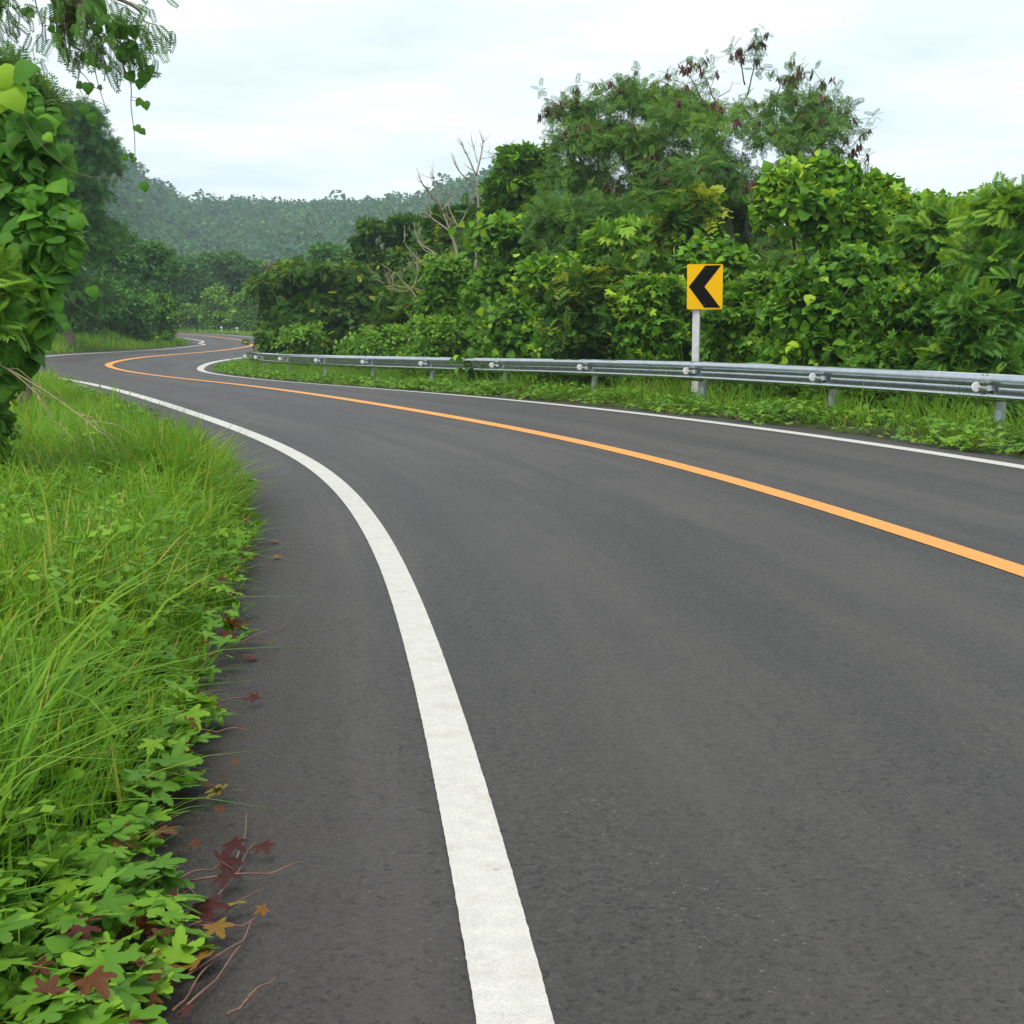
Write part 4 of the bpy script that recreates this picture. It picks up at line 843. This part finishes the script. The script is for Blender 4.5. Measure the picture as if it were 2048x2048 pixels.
for pts, lv, lab in RUN:
    P = np.array([on_ground(*q) for q in pts]); t = np.linspace(0, len(P) - 1, 14); Ps = spline(P, t) if len(P) > 2 else P
    Ps[:, 2] += .006 + .012 * np.abs(np.sin(np.linspace(0, 5, len(Ps)) + rng.random() * 3)); o = P[0].copy(); o[2] -= .006
    root = thing('runner', lab, 'plant runner', o, 'runners of the creeping plant on the asphalt')
    mb = MB(); mb.tube(Ps - o, np.linspace(.0026, .0014, len(Ps)), 6)
    lbs = []
    for px, py, sz, ti in lv:
        lb = MB(); lbs.append(lb); c = on_ground(px, py, .04); i = int(np.argmin(((Ps - c) ** 2).sum(1))); mb.tube([Ps[i] - o, c - o], [.0015, .001], 4)
        for q in range(1):
            a = rng.random() * 6.28; scatter(lb, 'lobedn', (c - o)[None] + rng.normal(0, .012, (1, 3)) * q, np.array([[math.cos(a), math.sin(a), -.2]]), np.array([[rng.normal() * .3, -.45, 1.0]]), np.array([sz]), np.array([ti]))
    mb.build('stem', M['redstem'], root, smooth=True)
    for lb in lbs: lb.build('leaf', M['redleaf'], root)
for px, py, lab in ((542, 1085, 'small orange fallen leaf on the asphalt, upper one of two'), (546, 1117, 'small orange fallen leaf on the asphalt, lower one of two'), (493, 1322, 'brown curled fallen leaf by the left asphalt edge')):
    c = on_ground(px, py, .004); mb = MB(); a = rng.random() * 6.28
    scatter(mb, 'heart', np.zeros((1, 3)) + (0, 0, .012), np.array([[math.cos(a), math.sin(a), .1]]), np.array([[.2, -.1, 1.0]]), np.array([.06]), np.array([.80 if py < 1200 else .5]))
    fo = mb.build('fallen_leaf', M['redleaf']); fo.location = c; tag(fo, lab, 'fallen leaf', 'fallen leaves on the asphalt')
# ------------------------------------------------------------------ big-leaf vine over a bush on the left
VY = 9.0
P0 = unproject(30, 800, VY); g0 = tz(P0[0], VY); o = np.array([P0[0], VY, g0])
root = thing('vine_heap', 'big round-leaved vine smothering a bush at the left edge of the picture', 'vine', o)
lf, stv = MB(), MB()
CL = [(20, 175, 40, 0), (10, 250, 60, .1), (60, 235, 45, -.1), (40, 330, 70, 0), (95, 300, 35, .1), (80, 400, 50, -.15), (125, 410, 26, -.2), (20, 430, 70, .1), (70, 470, 55, -.2), (115, 480, 40, -.25), (40, 545, 60, .1), (88, 540, 26, -.25), (40, 630, 48, .05),
      (72, 630, 22, -.2), (15, 690, 45, .1), (45, 690, 24, -.1), (-15, 755, 36, 0), (-40, 820, 36, 0), (-60, 260, 80, .3), (-70, 400, 90, .4), (-60, 560, 90, .4), (-150, 350, 110, .5), (-160, 560, 110, .6), (60, 400, 70, .55), (20, 300, 70, .6), (40, 560, 80, .6), (-40, 680, 80, .3)]
for px, py, r, dy in CL:
    c = unproject(px, py, VY + dy) - o; rr = r / FPX * VY
    n_ = int(22 + r * .8); d = rdir(n_); d[:, 1] = -abs(d[:, 1]) * .9 + .15; d = norm(d)
    pos = c + d * rr * rng.uniform(.55, 1.1, (n_, 1)) - UP * .03
    tip = d * np.array([.5, .2, .2]) - UP * .9 + np.array([.25, 0, 0]) + rng.normal(size=(n_, 3)) * .55
    nr_ = d * .5 + UP * .75 + np.array([.15, -.5, 0]) + rng.normal(size=(n_, 3)) * .50
    scatter(lf, 'heartn', pos, tip, nr_, .105 * rng.uniform(.42, 1.4, n_), np.minimum(.42 + rng.normal(0, .2, n_), 1) + (.32 if r < 34 else 0) * (rng.random(n_) < .35))
    stv.tube(curve((rng.normal() * .12 - .75, .55 + rng.normal() * .1, -.05), c, .3, 8, .05), np.linspace(.012, .004, 8), 5)
for px, py, sz, ti, dx, dz in ((10, 160, .15, .93, .3, -1), (32, 200, .16, .92, .5, -.8), (50, 140, .15, .5, .8, .2), (4, 205, .15, .95, -.4, -1), (98, 275, .06, .85, .7, -.6)):
    c = unproject(px, py, VY - .35) - o; scatter(lf, 'heartn', c[None] - np.array([[dx, 0, dz]]) * sz * .5, np.array([[dx, -.2, dz]]), np.array([[.1, -1, .45]]), np.array([sz]), np.array([ti]))
tend = MB()
for pts, r in (([(30, 215), (65, 265), (80, 287), (120, 325), (165, 350), (215, 356), (260, 353)], .0035), ([(0, 288), (45, 282), (68, 268)], .003), ([(125, 560), (140, 595), (155, 612), (185, 630), (204, 640)], .003), ([(90, 480), (130, 495), (165, 515), (190, 533)], .003), ([(90, 203), (120, 199), (150, 196), (178, 198), (208, 210), (213, 228)], .0035), ([(60, 580), (85, 620), (95, 650)], .003)):
    P = np.array([unproject(*q, VY - .3) - o for q in pts]); tend.tube(spline(P, np.linspace(0, len(P) - 1, 5 * len(P))), np.linspace(r, r * .5, 5 * len(P)), 5)
for px, py, sz in ((150, 505, .09), (182, 585, .08), (120, 640, .08), (140, 520, .10), (118, 570, .10), (110, 612, .09), (285, 374, .06), (148, 445, .10), (130, 655, .07)):
    c = unproject(px, py, VY - .3) - o; scatter(lf, 'heartn', c[None] + (0, 0, sz * .4), np.array([[.45, -.1, -.9]]), np.array([[.5, -.7, .55]]) + rng.normal(size=(1, 3)) * .2, np.array([sz]), np.array([rng.uniform(.3, .75)]))
lf.build('leaves', M['bigvine'], root); stv.build('stem', M['bark'], root); tend.build('tendrils', M['twig'], root)
plant('feathery_shrub', 'little feathery fronds sticking out under the big-leaf vine', 'shrub', 15, 555, 110, 8.5, 'mimosa', 'mimosa', .17, 90, k=8, tint=.5, low=.80, cr=.3, shoots=3, x=-2.95, droop=.2, stems=0)
plant('leafy_shrub', 'low dark undergrowth at the foot of the big-leaf vine', 'shrub', -40, 720, 190, 9.6, 'trifol', 'vine', .10, 1700, k=20, tint=.35, low=.02, cr=.25, x=-3.52, stems=0)
# ------------------------------------------------------------------ branch hanging in from the left with vines
OY = 9.6
b0 = np.array([-5.2, 10.4, tz(-5.2, 10.4)])
root = thing('overhanging_tree', 'feathery tree outside the left edge whose branch hangs into the top left corner', 'tree', b0)
tr, cr_ = MB(), MB()
fork = unproject(-420, -160, 10.2) - b0
tr.tube(curve((0, 0, -.1), fork, 0, 7, .02), np.linspace(.10, .06, 7), 8)
for pts in ([(-420, -160, 10.2), (-200, -110, 9.9), (0, -40, 9.7), (150, 5, 9.6), (230, 60, 9.5), (272, 85, 9.5)], [(0, -40, 9.7), (120, -30, 9.5), (230, -5, 9.4), (285, 30, 9.4)], [(150, 5, 9.6), (180, 45, 9.5), (205, 85, 9.5)], [(-200, -110, 9.9), (-60, -20, 9.8), (10, 15, 9.7)], [(-420, -160, 10.2), (-330, -330, 10.2), (-200, -460, 10.0)], [(-420, -160, 10.2), (-560, -300, 10.6), (-650, -380, 10.8)], [(100, -15, 9.6), (120, 30, 9.6), (125, 60, 9.6)]):
    P = np.array([unproject(*q) - b0 for q in pts]); n_ = 4 * len(P); tr.tube(spline(P, np.linspace(0, len(P) - 1, n_)), np.linspace(.026, .007, n_), 6)
    for q in range(len(P)): 
        if q == 0: continue
        for k in range(26 if pts[q][0] > -100 else 16):
            c = P[q] + rng.normal(0, .075, 3) - UP * .03; d = rdir(1) * .8 - UP * .9 + np.array([[.35, 0, 0]])
            scatter(cr_, 'leucn', c[None], d, UP[None] + rng.normal(size=(1, 3)) * .6, np.array([.125 * rng.uniform(.6, 1.2)]), np.array([.35 + rng.normal() * .15]))
cr_.build('crown', M['feather'], root); tr.build('trunk', M['bark'], root)
db = MB()
for k in range(70):
    a = unproject(rng.normal(148, 14), -20 + rng.normal(0, 12), OY) - b0; db.tube([a, a + np.array([rng.normal() * .03, rng.normal() * .03, -.09]), a + np.array([rng.normal() * .06, rng.normal() * .05, -.20 - .06 * rng.random()])], [.004, .004, .002], 4)
for k in range(26):
    a = unproject(rng.normal(125, 8), 40 + rng.normal(0, 16), OY) - b0; db.tube([a, a + np.array([rng.normal() * .02, rng.normal() * .02, -.10])], [.003, .0015], 4)
db.build('dry_twigs', M['pod'], root)
HV = [([(238, 40), (244, 115), (250, 140), (262, 172), (262, 210), (268, 260), (270, 305), (270, 328)], [(240, 62, 24), (268, 66, 15), (260, 102, 20), (246, 116, 15), (301, 140, 10), (262, 154, 13), (288, 158, 15), (279, 170, 11), (222, 62, 14), (276, 205, 10), (292, 212, 10), (276, 258, 9), (286, 264, 8), (250, 316, 8), (262, 312, 6), (266, 320, 7)], 'longest hanging vine, with round leaves, right of the other strands'),
      ([(168, 60), (175, 92), (186, 118), (191, 145), (200, 180), (210, 212), (214, 228)], [(165, 116, 8), (178, 113, 9), (186, 124, 11), (198, 134, 8), (214, 140, 9), (200, 176, 6)], 'hanging vine in the middle of the branch with small paired leaves'),
      ([(172, 70), (163, 105), (156, 124), (158, 150), (155, 168), (166, 192), (168, 214)], [(158, 172, 9), (176, 178, 13), (168, 222, 11), (184, 236, 11)], 'hanging vine with two leaves dangling at its lowest tip'),
      ([(70, -20), (74, 15), (85, 54), (77, 78), (67, 91), (67, 108), (71, 118)], [(104, 60, 9), (100, 52, 5)], 'thin bare crooked hanging vine nearest the left edge'),
      ([(130, 50), (138, 90), (148, 130), (168, 150), (185, 172), (208, 176)], [(64, 30, 8), (50, 26, 9), (58, 22, 8)], 'thin hanging vine curving rightward across the other strands'),
      ([(190, -20), (196, 8), (205, 30), (212, 50)], [(196, 14, 26), (200, 42, 20), (192, 62, 12), (148, 60, 11)], 'vine with large round leaves clinging along the branch')]
for pts, lv, lab in HV:
    P = np.array([unproject(*q, OY - .15) for q in pts]); o = P[0].copy(); n_ = 5 * len(P)
    root = thing('hanging_vine', lab, 'vine', o, 'vines hanging from the branch at top left'); mb = MB(); Ps = spline(P, np.linspace(0, len(P) - 1, n_)) - o
    mb.tube(Ps, np.linspace(.0042, .002, n_), 5); lb = MB()
    for px, py, r in lv:
        c = unproject(px, py, OY - .15) - o; sz = r * 1.75 / FPX * OY; a = rng.uniform(-.9, .9); d = np.array([math.sin(a), -.1, -math.cos(a)])
        c0 = c - d * sz * .5; i = int(np.argmin(((Ps - c0) ** 2).sum(1))); mb.tube([Ps[i], c0], [.0018, .0012], 4)
        scatter(lb, 'heartn', c0[None], d[None], np.array([[rng.normal() * .3, -1.0, .35 + rng.normal() * .3]]), np.array([sz]), np.array([rng.uniform(.1, .5)]))
    mb.build('stem', M['bark'], root); lb.build('leaves', M['bigvine'], root)
# ------------------------------------------------------------------ dry grass stalks arching over the verge
for pts, lab in (([(-60, 705, 8.6), (10, 735, 8.4), (60, 763, 8.2), (110, 795, 8.0), (160, 832, 7.8), (205, 868, 7.7)], 'longest tan dry stalk arching over the left verge'), ([(-40, 712, 8.6), (20, 742, 8.4), (60, 775, 8.3), (90, 810, 8.3), (118, 865, 8.3)], 'drooping tan dry stalk bending down below the longest one')):
    P = np.array([unproject(*q) for q in pts]); o = P[0].copy(); root = thing('dry_stalk', lab, 'dry grass', o, 'dry grass stalks on the left verge'); n_ = 5 * len(P); Ps = spline(P, np.linspace(0, len(P) - 1, n_)) - o
    mb = MB(); mb.tube(Ps, np.linspace(.004, .0015, n_), 5)
    for k in range(5):
        i = rng.integers(4, n_ - 2); mb.tube(curve(Ps[i], Ps[i] + np.array([rng.uniform(.05, .3), rng.normal() * .05, -rng.uniform(.05, .22)]), .4, 5, .04), np.linspace(.003, .001, 5), 4)
    mb.build('stalk', M['straw'], root)
hs = MB(); n_ = 260; xx = rng.uniform(-3.5, -2.55, n_); yy = rng.uniform(7.9, 8.9, n_); blades(hs, np.c_[xx, yy, terrain(xx, yy)], rng.uniform(.25, .5, n_), np.full(n_, .006), rng.uniform(.3, .9, n_), rng.uniform(.3, .9, n_), np.full(n_, .97))
tag(hs.build('dry_grass', M['straw']), 'brown dry grass under the big-leaf vine', 'grass', kind='stuff')
print('faces', sum(len(o.data.polygons) for o in bpy.data.objects if o.type == 'MESH'))
